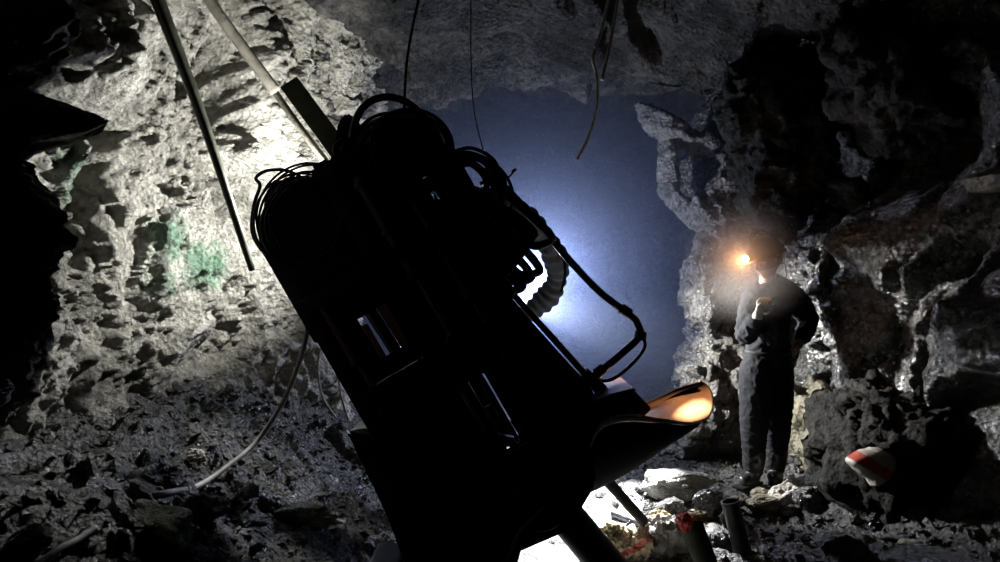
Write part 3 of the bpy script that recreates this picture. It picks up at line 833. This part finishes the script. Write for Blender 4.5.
def fuse(name, meshes, mat, parent, vox=.007, wr=0.0, seed=0, smooth_it=2):
    """join the pieces and remesh them into one continuous surface, with folds of height wr"""
    bm = bmesh.new()
    for me in meshes: bm.from_mesh(me); bpy.data.meshes.remove(me)
    me = bpy.data.meshes.new('f'); bm.to_mesh(me); bm.free()
    o = bpy.data.objects.new('tmp', me); COL.objects.link(o)
    r = o.modifiers.new('r', 'REMESH'); r.mode = 'VOXEL'; r.voxel_size = vox
    if smooth_it:
        s = o.modifiers.new('s', 'SMOOTH'); s.iterations = smooth_it
    me = eval_mesh(o)
    if wr:
        V = me_verts(me); N = me_normals(me)
        w = V * np.array([13, 13, 19]) + .8 * np.stack([fbm(V * 5, seed + k, 2) for k in range(3)], 1)
        me_set(me, V + N * (ridged(w, seed, 2) * wr - wr * .4)[:, None])
    return link_mesh(name, me, mat, parent)

MY = 4.7
miner = empty('person', (P(768, 480, MY).x, MY, .07))
tag(miner, 'person in dark work clothes and helmet standing hand on hip against the wet rock', 'person')
def pp(x, y, dy=0.0): return P(x, y, MY) + Vector((0, dy, 0))
J = dict(pelvis=(pp(768, 354), (.135, .105)), spine=(pp(770, 328), (.12, .10)), chest=(pp(773, 304, -.01), (.14, .11)), nb=(pp(771, 289, -.02), (.09, .075)),
         neck=(pp(765, 279, -.05), .054), head=(pp(763, 268, -.07), .06),
         shl=(pp(795, 298, .02), .074), ell=(pp(817, 322, .10), .046), wrl=(pp(800, 342, .0), .031),
         shr=(pp(751, 298, -.06), .070), elr=(pp(739, 340, -.10), .050), wrr=(pp(744, 313, -.26), .030),
         hr=(pp(754, 366, -.04), .094), kr=(pp(749, 416, -.10), .070), ar=(pp(752, 466, -.02), .034), fr=(pp(745, 477, -.06), .02),
         hl=(pp(780, 366, .05), .094), kl=(pp(778, 418, .0), .067), al=(pp(778, 468, .05), .034), fl=(pp(774, 478, -.02), .02))
def sub(keys, grow=0.0, k=1.0): return {q: (J[q][0], tuple(r * k + grow for r in J[q][1]) if isinstance(J[q][1], tuple) else J[q][1] * k + grow) for q in keys}
trunk_e = [('pelvis', 'spine'), ('spine', 'chest'), ('chest', 'nb'), ('nb', 'neck'), ('neck', 'head'), ('nb', 'shl'), ('shl', 'ell'), ('ell', 'wrl'),
           ('nb', 'shr'), ('shr', 'elr'), ('elr', 'wrr'), ('pelvis', 'hr'), ('hr', 'kr'), ('kr', 'ar'), ('ar', 'fr'), ('pelvis', 'hl'), ('hl', 'kl'), ('kl', 'al'), ('al', 'fl')]
FACE = Vector((-.84, -.42, -.34)).normalized()
HC = pp(761, 262, -.09)
UPV = Vector((-.30, -.12, .95))
BJ = dict(J); BJ['pelvis'] = (J['pelvis'][0], (.09, .075)); BJ['spine'] = (J['spine'][0], (.09, .075)); BJ['hr'] = (J['hr'][0], .07); BJ['hl'] = (J['hl'][0], .07)
body = skinned(BJ, trunk_e, 'pelvis', 2)
wl, el = J['wrl'][0], J['ell'][0]; wr_, er = J['wrr'][0], J['elr'][0]
parts_ = [body, head_mesh(HC, FACE, UPV)]
parts_ += hand_meshes(wl, (wl - el) + Vector((-.04, -.04, -.05)), (-.4, .5, .2), .35, 1.0, 1)
parts_ += hand_meshes(wr_, (wr_ - er) + Vector((.0, .03, .05)), (.5, .6, .1), .75, 1.0, -1)
fuse('body', parts_, M['skin'], miner, .006)
# clothes
jk = skinned(sub(['pelvis', 'spine', 'chest', 'nb', 'neck', 'shl', 'ell', 'wrl', 'shr', 'elr', 'wrr'], .028), [e for e in trunk_e if e[0] in ('pelvis', 'spine', 'chest', 'nb', 'shl', 'ell', 'shr', 'elr') and e[1] not in ('hr', 'hl')], 'pelvis', 2)
hem = MB().tube([pp(769, 340), pp(768, 352), pp(768, 366)], [.14, .152, .158], 24)
me = bpy.data.meshes.new('h'); 
hx = np.array([0.0])
bmesh.ops.transform(hem.bm, matrix=Matrix.Translation(pp(768, 352)) @ Matrix.Diagonal((1.02, .80, 1, 1)) @ Matrix.Translation(-pp(768, 352)), verts=hem.bm.verts)
hem.bm.to_mesh(me); hem.bm.free()
fuse('jacket', [jk, me], M['cloth'], miner, .009, .008, 5)
trn = sub(['pelvis', 'hr', 'kr', 'ar', 'hl', 'kl', 'al'], .034); trn['pelvis'] = (trn['pelvis'][0] - Vector((0, 0, .02)), (.115, .10))
tr = skinned(trn, [e for e in trunk_e if e[0] in ('pelvis', 'hr', 'kr', 'hl', 'kl') and e[1] not in ('spine', 'fr', 'fl')], 'pelvis', 2)
fuse('trousers', [tr], M['cloth'], miner, .009, .006, 6)
for a, f, q in (('ar', 'fr', (pp(752, 440, -.06))), ('al', 'fl', (pp(779, 441, .03)))):
    A, F_ = J[a][0], J[f][0]; A2 = Vector((A.x, A.y, A.z)); gz = .075
    heel = Vector((A.x, A.y, gz + .045)) - (F_ - A).normalized() * .03
    toe = Vector((F_.x, F_.y, gz + .035)); toe2 = toe + (Vector((F_.x - A.x, F_.y - A.y, 0))).normalized() * .09
    nd = {0: (q, .088), 1: (A2, .078), 2: (heel, .060), 3: (toe, (.060, .050)), 4: (toe2, (.052, .038))}
    b = fuse('boot', [skinned(nd, [(0, 1), (1, 2), (2, 3), (3, 4)], 0, 2)], M['boot'], miner, .007, .003, 7)
    d = Vector((toe2.x - heel.x, toe2.y - heel.y, 0)).normalized()
    s = MB(); c = (heel + toe2) / 2; s.box(Vector((c.x, c.y, gz + .008)), ((toe2 - heel).length + .08, .092, .02), Matrix.Rotation(math.atan2(d.y, d.x), 3, 'Z'), .008)
    s.done('sole', M['rubber'], b)
# belt, battery
bl = MB().tube([pp(768, 352) + Vector((math.cos(a) * .150, math.sin(a) * .118, 0)) for a in [2 * PI * k / 32 for k in range(32)]], .014, 8, closed=True)
bl.done('belt', M['rubber'], miner)
MB().box(pp(790, 354, .09), (.07, .05, .13), None, .01).done('lamp_battery', M['rubber'], miner)
# work gloves
def glove(w, e, dd, pn, ts, curl):
    ms = hand_meshes(w, dd, pn, curl, 1.14, ts)
    cuff = skinned({0: (w - (w - e).normalized() * .055, .044), 1: (w, .034), 2: (w + Vector(dd).normalized() * .03, (.04, .024))}, [(0, 1), (1, 2)], 0, 2)
    fuse('glove', ms + [cuff], M['cloth_pale'], miner, .006, .0015, 9, 1)
glove(wr_, er, (wr_ - er) + Vector((.0, .03, .05)), (.5, .6, .1), -1, .75)
# helmet, hair, headlamp
F, Sd, U = frame_xyz(FACE, UPV)
def dome(r, top, c, z0, z1, n=36, m=12, brim=0.0):
    bm = bmesh.new(); rows = []
    prof = [(r[0] + brim, r[1] + brim * .7, z0 - .006), (r[0] + brim, r[1] + brim * .7, z0), (r[0] + .004, r[1] + .004, z0 + .012)]
    for i in range(1, m + 1):
        a = (PI / 2) * i / m; prof.append((r[0] * math.cos(a), r[1] * math.cos(a), z0 + .012 + (z1 - z0) * math.sin(a)))
    for (a, b, z) in prof:
        row = []
        for k in range(n):
            t = 2 * PI * k / n; fr = 1 + (.14 * max(0, math.cos(t)) ** 3 if z < z0 + .005 and brim else 0)
            row.append(bm.verts.new(c + F * a * math.cos(t) * fr + Sd * b * math.sin(t) + U * z))
        rows.append(row)
    for i in range(len(rows) - 1):
        for k in range(n): bm.faces.new((rows[i][k], rows[i][(k + 1) % n], rows[i + 1][(k + 1) % n], rows[i + 1][k]))
    bmesh.ops.remove_doubles(bm, verts=bm.verts, dist=.0006)
    me = bpy.data.meshes.new('d'); bm.to_mesh(me); bm.free(); return me
hair = link_mesh('hair', dome((.106, .086), 0, HC - F * .012, -.03, .125), M['hair'], miner)
hm = link_mesh('helmet', dome((.135, .112), 0, HC - F * .004, .045, .165, brim=.022), M['helmet'], miner)
sd = hm.modifiers.new('s', 'SOLIDIFY'); sd.thickness = .004
mb = MB(); 
mb.tube([HC + F * (.13 * math.cos(t)) + U * (.062 + .152 * math.sin(t)) for t in [PI * k / 14 for k in range(1, 14)]], .006, 8); mb.done('ridge', M['helmet'], hm)
lc = HC + F * .150 + U * .082
mb = MB(); mb.cyl(lc - F * .02, lc + F * .022, .030, 24); lampo = mb.done('headlamp', M['rubber'], miner)
mb = MB(); mb.cyl(lc + F * .0225, lc + F * .030, .025, 24); mb.done('lens', M['lens'], lampo)
MB().tube(catmull([lc - F * .02, HC + F * .06 + U * .22, HC - F * .10 + U * .14, HC - F * .17 + U * .02, J['nb'][0] - F * .15, pp(788, 320, .13), pp(790, 350, .10)], 6), .004, 6).done('lamp_cord', M['rubber'], miner)
HL = lc + F * .06
# ---------------------------------------------------------------- poles, cables
def near_g(x, y, l=.03):
    v = ground(x, y, lift=l); return v
def pole(name, label, cat, pts, r, mat, n=14, group=None):
    o = MB().tube(catmull(pts, 8), r, n).done(name, mat, None, autosm=False)
    return tag(o, label, cat, group)
def taper(a, b, n=17): return [a + (b - a) * i / (n - 1) for i in range(n)]
pole('steel_bar', 'long dark bar hanging from the roof down to the left wall', 'bar', [P(150, -20, 3.0), P(203, 120, 3.35), P(252, 270, 3.72)], taper(.034, .018), M['steel_olive'])
pole('timber_pole', 'pale dusty pole slanting down from the roof behind the rig', 'pole', [P(196, -18, 3.6), P(236, 38, 3.75), P(276, 92, 3.9)], taper(.030, .034), M['wood'])
pole('timber_pole', 'slim brightly lit pole ending beside the rig shoulder', 'pole', [P(262, 74, 3.95), P(296, 122, 3.95), P(332, 170, 3.95)], taper(.020, .022), M['wood'])
mb = MB().beam(P(290, 84, 4.05), P(348, 163, 3.80), .12, .05, up=(0, -1, .2), bev=.008)
tag(mb.done('timber_plank', M['wood_dark'], None), 'dark olive plank jutting up behind the rig shoulder', 'plank')
pole('hanging_cable', 'grey hanging cable with a kink, longest of the roof pair', 'cable', [P(611, -12, 4.3), P(600, 35, 4.3), P(593, 58, 4.3), P(597, 80, 4.32), P(596, 110, 4.35), P(588, 138, 4.38), P(577, 160, 4.4)], .011, M['rubber_grey'], 8, 'pair of cables hanging from the roof')
pole('hanging_cable', 'short straight grey cable hanging beside the kinked one', 'cable', [P(620, -12, 4.3), P(611, 38, 4.3), P(602, 80, 4.3)], .011, M['rubber_grey'], 8, 'pair of cables hanging from the roof')
pole('hanging_wire', 'black wire dropping from the roof to the hose loop', 'wire', [P(421, -12, 3.3), P(411, 35, 3.25), P(406, 70, 3.2), P(404, 112, 3.17)], .007, M['rubber'], 8)
pole('hanging_wire', 'very thin wire hanging in front of the roof edge', 'wire', [P(471, -12, 4.2), P(471, 60, 4.2), P(474, 110, 4.2), P(483, 150, 4.2)], .004, M['rubber'], 6)
e = ground(155, 498)
pole('air_hose', 'long grey air hose sagging from the rig to the muck', 'hose', [P(309, 312, 3.40), P(303, 350, 3.45), P(285, 398, 3.45), P(258, 440, 3.42)] + [near_g(x, y, .03) for x, y in ((230, 472), (200, 487), (172, 494), (150, 500))], .0125, M['rubber_grey'], 10)
pole('hose_end', 'short ribbed hose end lying in the dark muck', 'hose', [near_g(x, y, .03) for x, y in ((96, 530), (78, 543), (58, 556), (38, 572))], .013, M['rubber_grey'], 10)
pole('cable_loop', 'dim cable hanging in a narrow loop behind the rig base', 'cable', [P(324, 336, 4.3), P(318, 365, 4.35), P(322, 395, 4.4), P(336, 418, 4.4)], .007, M['rubber_grey'], 8)
pole('cable_loop', 'dim cable dropping straight beside the narrow loop', 'cable', [P(327, 335, 4.25), P(337, 365, 4.25), P(341, 395, 4.3), P(349, 422, 4.3)], .008, M['rubber_grey'], 8)
# ---------------------------------------------------------------- loose stones, pipes, rags
def surf(px, py):
    """first surface on the sight line through a pixel"""
    dg = bpy.context.evaluated_depsgraph_get()
    o = Vector((0, 0, CAMZ)); d = (P(px, py, 1.0) - o).normalized()
    ok, loc, nrm, i, ob, mx = scene.ray_cast(dg, o, d)
    return loc if ok else None

def stone(label, px, py, wpx, hpx, mat, seed, cat='stone', name='stone', rz=0.0, depth=None, sink=.25, tilt=0.0, sub_=5):
    """py: where its foot meets the floor"""
    g = ground(px, py); s = g.y / FPX
    size = (wpx * s * 1.15, (depth or wpx * s * .8), hpx * s * 1.25)
    z = fz(g.x, g.y)
    o = rock(name, Vector((g.x, g.y + size[1] * .3, z + size[2] * (.5 - sink))), size, mat, seed, rz, sub_, .17, None, tilt)
    return tag(o, label, cat)
T, Wt, Rp, Rd, Mk = M['stone_tan'], M['stone_white'], M['rock_pale'], M['rock_right'], M['muck']
stone('wide flat pale slab lying on the floor beside the miner', 684, 504, 82, 34, M['stone_slab'], 101, rz=.1, depth=.5)
stone('white crystalline angular stone in front of the miner\'s boots', 789, 513, 40, 32, Wt, 102, rz=.5)
stone('tan stone standing beside the toe of the miner\'s leading boot', 738, 512, 24, 16, T, 103)
stone('low tan slab between the upright pipe and the white stone', 766, 514, 40, 18, T, 104, depth=.22)
stone('black boulder directly behind the upright pipe', 713, 520, 36, 34, Rd, 105)
stone('dark flat stone added as the shadow under the edge of the wide pale slab', 672, 518, 46, 20, Rd, 106, rz=.2)  # stone put in where the slab's shadow falls
stone('dark wedge stone behind the white crystalline stone', 818, 512, 46, 24, Rd, 107)
stone('grey rounded stone right beside the white crystalline stone', 800, 522, 30, 16, Rp, 108)
stone('small grey stone at the foot of the black boulder', 727, 528, 13, 16, Rp, 109)
stone('mossy stone the miner stands next to, between his boots', 763, 502, 24, 12, M['rock_moss'], 110)
stone('pale block behind the heel of the miner\'s rear boot', 793, 494, 12, 20, Wt, 111)
stone('tan flat stone at the foot of the big dark boulder', 916, 556, 34, 13, T, 112)
stone('bluish flat stone leaning on the big dark boulder', 902, 546, 42, 10, Rp, 113, rz=.1)
stone('large black rubble lump in the lower right floor', 850, 562, 50, 28, Mk, 114)
stone('huge black stone cut by the lower right picture corner', 965, 600, 130, 50, Rd, 115, depth=.5)
stone('long pale slab tilted in the muck, largest of the left heap', 172, 566, 128, 44, M['stone_slab'], 116, rz=-.35, depth=.30, sink=.05, tilt=.22)
stone('small bright chip of stone high on the left muck heap', 192, 470, 26, 16, Wt, 117, sink=0)
stone('pale egg-sized stone beside the sagging hose', 249, 508, 20, 18, Wt, 118, sink=0)
stone('round grey boulder in the lower left corner', 22, 572, 56, 38, M['stone_slab'], 119, sink=.1)
stone('broad grey slab lying in the shade before the rig', 306, 534, 90, 20, M['stone_slab'], 120, rz=-.2, depth=.3, sink=.05)
stone('thin dark shard standing on edge behind the long pale slab', 148, 512, 60, 26, Mk, 121, tilt=.5)
stone('rough grey boulder under the end of the sagging hose', 198, 530, 56, 40, Rp, 122, sink=.1)
stone('small flat grey stone below the egg-sized one', 256, 530, 18, 8, Rp, 123)
stone('pale flat stone glimpsed under the rig base', 385, 470, 34, 10, Rp, 124)
# rubble nobody could count
rnd = random.Random(5)
protos = []
for k in range(8):
    r2 = random.Random(900 + k); bm = bmesh.new()
    for _ in range(10): bm.verts.new(Vector((r2.gauss(0, 1), r2.gauss(0, 1), r2.gauss(0, .7))).normalized())
    h = bmesh.ops.convex_hull(bm, input=bm.verts)
    bm.verts.ensure_lookup_table(); vs = [v for v in bm.verts if v.link_faces]; ix = {v: i for i, v in enumerate(vs)}
    protos.append((np.array([v.co[:] for v in vs]), [[ix[v] for v in f.verts] for f in bm.faces])); bm.free()
def rubble(name, label, n, xr, yr, s0, s1, mat, seed, keep):
    rnd = random.Random(seed); V = []; Fc = []; off = 0
    pos = []
    while len(pos) < n:
        x = rnd.uniform(*xr); y = rnd.uniform(*yr)
        if keep(x, y, rnd): pos.append((x, y))
    Z = floor_z(np.array(pos))
    for (x, y), z in zip(pos, Z):
        v, f = protos[rnd.randrange(8)]
        s = s0 + (s1 - s0) * rnd.random() ** 3
        R = np.array(Euler((rnd.uniform(-.6, .6), rnd.uniform(-.6, .6), rnd.uniform(0, 6))).to_matrix())
        q = (v * np.array([s, s * rnd.uniform(.5, 1), s * rnd.uniform(.35, .8)])) @ R.T + np.array([x, y, z + s * .15])
        V.append(q); Fc += [[i + off for i in t] for t in f]; off += len(q)
    me = bpy.data.meshes.new(name); me.from_pydata(np.concatenate(V).tolist(), [], Fc); me.update()
    o = link_mesh(name, me, mat, None, False); return tag(o, label, 'rubble', kind='stuff')
rubble('rubble', 'wet broken rock chips covering the left muck heap', 3600, (-2.2, -.15), (1.1, 5.2), .010, .045, M['muck'], 1, lambda x, y, r: r.random() < smooth(-.1, -.8, x) + .15 and x > -.76 * y - .3)
rubble('rubble', 'dark wet stone chips strewn over the floor around the miner', 3200, (.45, 3.0), (3.0, 6.2), .010, .05, M['muck'], 2, lambda x, y, r: x < .8 * y and math.hypot(x - 1.85, y - 4.66) > .3 and r.random() < .25 + smooth(.7, 1.2, x))

# pipes
def gp(x, y, lift=0.0): v = ground(x, y); v.z += lift; return v
b = gp(745, 556); b.z -= .04
t = P(730, 501, b.y + .02)
tag(MB().pipe(b, t, .050, .007, 28).pipe(t - (t - b).normalized() * .02, t, .054, .011, 28).done('upright_pipe', M['steel'], None), 'short open steel pipe standing in the rubble before the miner', 'pipe')
b = gp(709, 572); t = P(690, 521, b.y + .02)
tag(MB().cyl(b, t, .060, 24).done('stump', M['wood_dark'], None), 'dark leaning stump with red and white paper on its top', 'stump')
a = gp(612, 517, .02); c = gp(640, 528, .02)
tag(MB().cyl(a, c, .026, 20, bev=.008).done('metal_canister', M['steel_grey'], None), 'small grey cylinder lying on the pale floor behind the strut', 'canister')
# rags and paper
def crumple(name, label, cat, c, size, mat, seed, rz=0.0, amp=.55):
    bm = bmesh.new(); bmesh.ops.create_icosphere(bm, subdivisions=5, radius=1)
    me = bpy.data.meshes.new(name); bm.to_mesh(me); bm.free()
    V = me_verts(me)
    d = ridged(V * 1.7 + seed, seed, 3) * .30 + blocks(V * 2.2 + seed, seed) * .55 - .1
    V = V * (1 + amp * d)[:, None]
    V = V * np.array(size) * .5 @ np.array(Matrix.Rotation(rz, 3, 'Z')).T
    me_set(me, V)
    o = link_mesh(name, me, mat, None, False); me.polygons.foreach_set('use_smooth', [True] * len(me.polygons)); me.set_sharp_from_angle(angle=math.radians(35))
    o.location = c
    return tag(o, label, cat)
def rag(name, label, cat, px, py, w, h, mat, seed, rz=0.0):
    g = ground(px, py); s = g.y / FPX
    return crumple(name, label, cat, g + Vector((0, .02, h * s * .42)), (w * s, w * s * .8, h * s), mat, seed, rz)
rag('crumpled_paper', 'olive-tan crumpled paper lying against the thick rig leg', 'paper', 614, 552, 30, 26, M['paper_tan'], 11)
rag('crumpled_paper', 'crumpled tan wrapper with faded red print, by the rig leg', 'paper', 632, 560, 34, 30, M['paper_print'], 12)
rag('crumpled_paper', 'orange-tan paper ball at the foot of the slim strut', 'paper', 661, 527, 20, 14, M['paper_tan'], 13)
rag('crumpled_sheet', 'dirty white crumpled sheet between strut and stump', 'sheet', 664, 556, 42, 38, M['paper_white'], 14)
t2 = P(688, 519, b.y + .0)
crumple('crumpled_wrapper', 'bright red crumpled wrapper on top of the dark stump', 'wrapper', P(685, 522, b.y - .05), (.065, .06, .08), M['paper_red'], 15)
crumple('crumpled_paper', 'small cream paper scrap beside the red wrapper', 'paper', P(698, 516, b.y + .02), (.10, .08, .05), M['paper_tan'], 16)
bpy.context.view_layer.update()
q = surf(872, 466)
bag_out = [(849, 461), (862, 452), (880, 449), (895, 454), (894, 469), (886, 478), (874, 487), (868, 478), (857, 470)]
bag = rock_slab('plastic_bag', bag_out, q.y - .09, .12, M['bag'], None, .010, .02, 40, .8)
tag(bag, 'crumpled whitish bag with a red band lying on the big dark boulder', 'bag')
# ---------------------------------------------------------------- haze, lamps, camera
def haze(name, lo, hi, dens, col):
    mb = MB(); lo = Vector(lo); hi = Vector(hi)
    mb.box((lo + hi) / 2, hi - lo)
    m = bpy.data.materials.new(name); m.use_nodes = True; nt = m.node_tree; nt.nodes.clear()
    out = nt.nodes.new('ShaderNodeOutputMaterial'); v = nt.nodes.new('ShaderNodeVolumeScatter')
    v.inputs['Color'].default_value = (*col, 1); v.inputs['Density'].default_value = dens
    v.inputs['Anisotropy'].default_value = .2
    g = nt.nodes.new('ShaderNodeNewGeometry').outputs['Position']
    ds = nt.nodes.new('ShaderNodeVectorMath'); ds.operation = 'DISTANCE'; nt.links.new(g, ds.inputs[0]); ds.inputs[1].default_value = (.35, 5.9, 1.5)
    q = mathn(nt, 'MAXIMUM', mathn(nt, 'SUBTRACT', 1.0, mathn(nt, 'DIVIDE', ds.outputs['Value'], 2.1)), 0.0)
    nt.links.new(mathn(nt, 'ADD', mathn(nt, 'MULTIPLY', mathn(nt, 'POWER', q, 1.6), dens * 2.2), dens * .42), v.inputs['Density'])
    nt.links.new(v.outputs[0], out.inputs['Volume'])
    o = mb.done(name, m, sm=False)
    tag(o, 'blue-lit dusty haze filling the drift behind the drill rig', 'haze', kind='stuff')
    return o
haze('dust_haze', (-3.1, 5.3, -.3), (4.1, 12.5, 4.4), .105, (.50, .62, 1.0))

def puff():  # scattering ball added to give the headlamp its halo
    R = .50
    bm = bmesh.new(); bmesh.ops.create_icosphere(bm, subdivisions=3, radius=R)
    me = bpy.data.meshes.new('added_halo_puff'); bm.to_mesh(me); bm.free()
    m = bpy.data.materials.new('added_halo_puff'); m.use_nodes = True; nt = m.node_tree; nt.nodes.clear()
    out = nt.nodes.new('ShaderNodeOutputMaterial'); v = nt.nodes.new('ShaderNodeVolumeScatter')
    tc = nt.nodes.new('ShaderNodeTexCoord'); ln = nt.nodes.new('ShaderNodeVectorMath'); ln.operation = 'LENGTH'
    nt.links.new(tc.outputs['Object'], ln.inputs[0])
    q = mathn(nt, 'MAXIMUM', mathn(nt, 'SUBTRACT', 1.0, mathn(nt, 'DIVIDE', ln.outputs['Value'], R * .97)), 0.0)
    nt.links.new(mathn(nt, 'MULTIPLY', mathn(nt, 'POWER', q, 2.0), 1.8), v.inputs['Density'])
    v.inputs['Color'].default_value = (.9, .85, .8, 1); nt.links.new(v.outputs[0], out.inputs['Volume'])
    o = link_mesh('added_halo_puff', me, m); o.location = HL; tag(o, 'added haze ball making the halo round the headlamp', 'dust', kind='stuff')
puff()

def lamp(name, loc, power, col, radius=.03, typ='POINT', target=None, cone=90, blend=.5):
    l = bpy.data.lights.new(name, typ); l.energy = power; l.color = col; l.shadow_soft_size = radius
    o = bpy.data.objects.new(name, l); COL.objects.link(o); o.location = loc
    if typ == 'SPOT':
        l.spot_size = math.radians(cone); l.spot_blend = blend
        o.rotation_euler = (Vector(target) - Vector(loc)).to_track_quat('-Z', 'Y').to_euler()
    return o
LA = P(335, 205, 3.9)
lamp('lamp_wall', LA, 250, (1.0, .98, .93), .02, 'SPOT', P(180, 140, 4.2), 160, .5)
lamp('lamp_muck', LA, 120, (1.0, .99, .96), .02, 'SPOT', P(150, 540, 2.7), 90, .8)
LB = P(532, 276, 5.9)
lamp('lamp_haze', LB, 190, (.70, .76, 1.0), .06)
lamp('lamp_side', P(518, 300, 5.35), 1150, (1, .98, .96), .04, 'SPOT', P(845, 400, 4.6), 58, .8)
lamp('lamp_side', P(556, 292, 5.27), 800, (1, .99, .97), .04, 'SPOT', P(875, 345, 4.5), 34, .8)
lamp('lamp_floor', P(592, 300, 5.25), 1500, (1, 1, 1), .03, 'SPOT', P(605, 515, 4.2), 50, .6)

lamp('lamp_head_glow', HL, 3.6, (1.0, .44, .16), .02)
lamp('added_scoop_spot', (.87, 4.17, 1.88), 90, (1.0, .36, .12), .015, 'SPOT', P(660, 404, 3.35), 30, .6)  # unseen spot with no fixture, added to light the scoop orange
lamp('added_scoop_core', (.87, 4.17, 1.88), 1100, (1.0, .46, .18), .01, 'SPOT', P(689, 399, 3.36), 9.5, 1.0)  # narrow spot added at the same point for the scoop's hot centre
w = bpy.data.worlds.new('dark'); scene.world = w; w.use_nodes = True
w.node_tree.nodes['Background'].inputs[0].default_value = (0, 0, 0, 1)
w.node_tree.nodes['Background'].inputs[1].default_value = 0

cam = bpy.data.cameras.new('camera'); cam.sensor_width = 36; cam.lens = 36 * FPX / 1000
co = bpy.data.objects.new('camera', cam); COL.objects.link(co)
co.location = (0, 0, CAMZ); co.rotation_euler = (PI / 2, 0, 0)
cam.clip_start = .02
scene.camera = co
vs = scene.view_settings
vs.view_transform = 'Standard'; vs.look = 'None'; vs.gamma = 1; vs.exposure = 0.0; vs.use_curve_mapping = False
cy = scene.cycles
cy.use_denoising = True
cy.max_bounces = 5; cy.diffuse_bounces = 2; cy.glossy_bounces = 3; cy.volume_bounces = 1; cy.transmission_bounces = 3
cy.use_adaptive_sampling = False
cy.caustics_reflective = False; cy.caustics_refractive = False
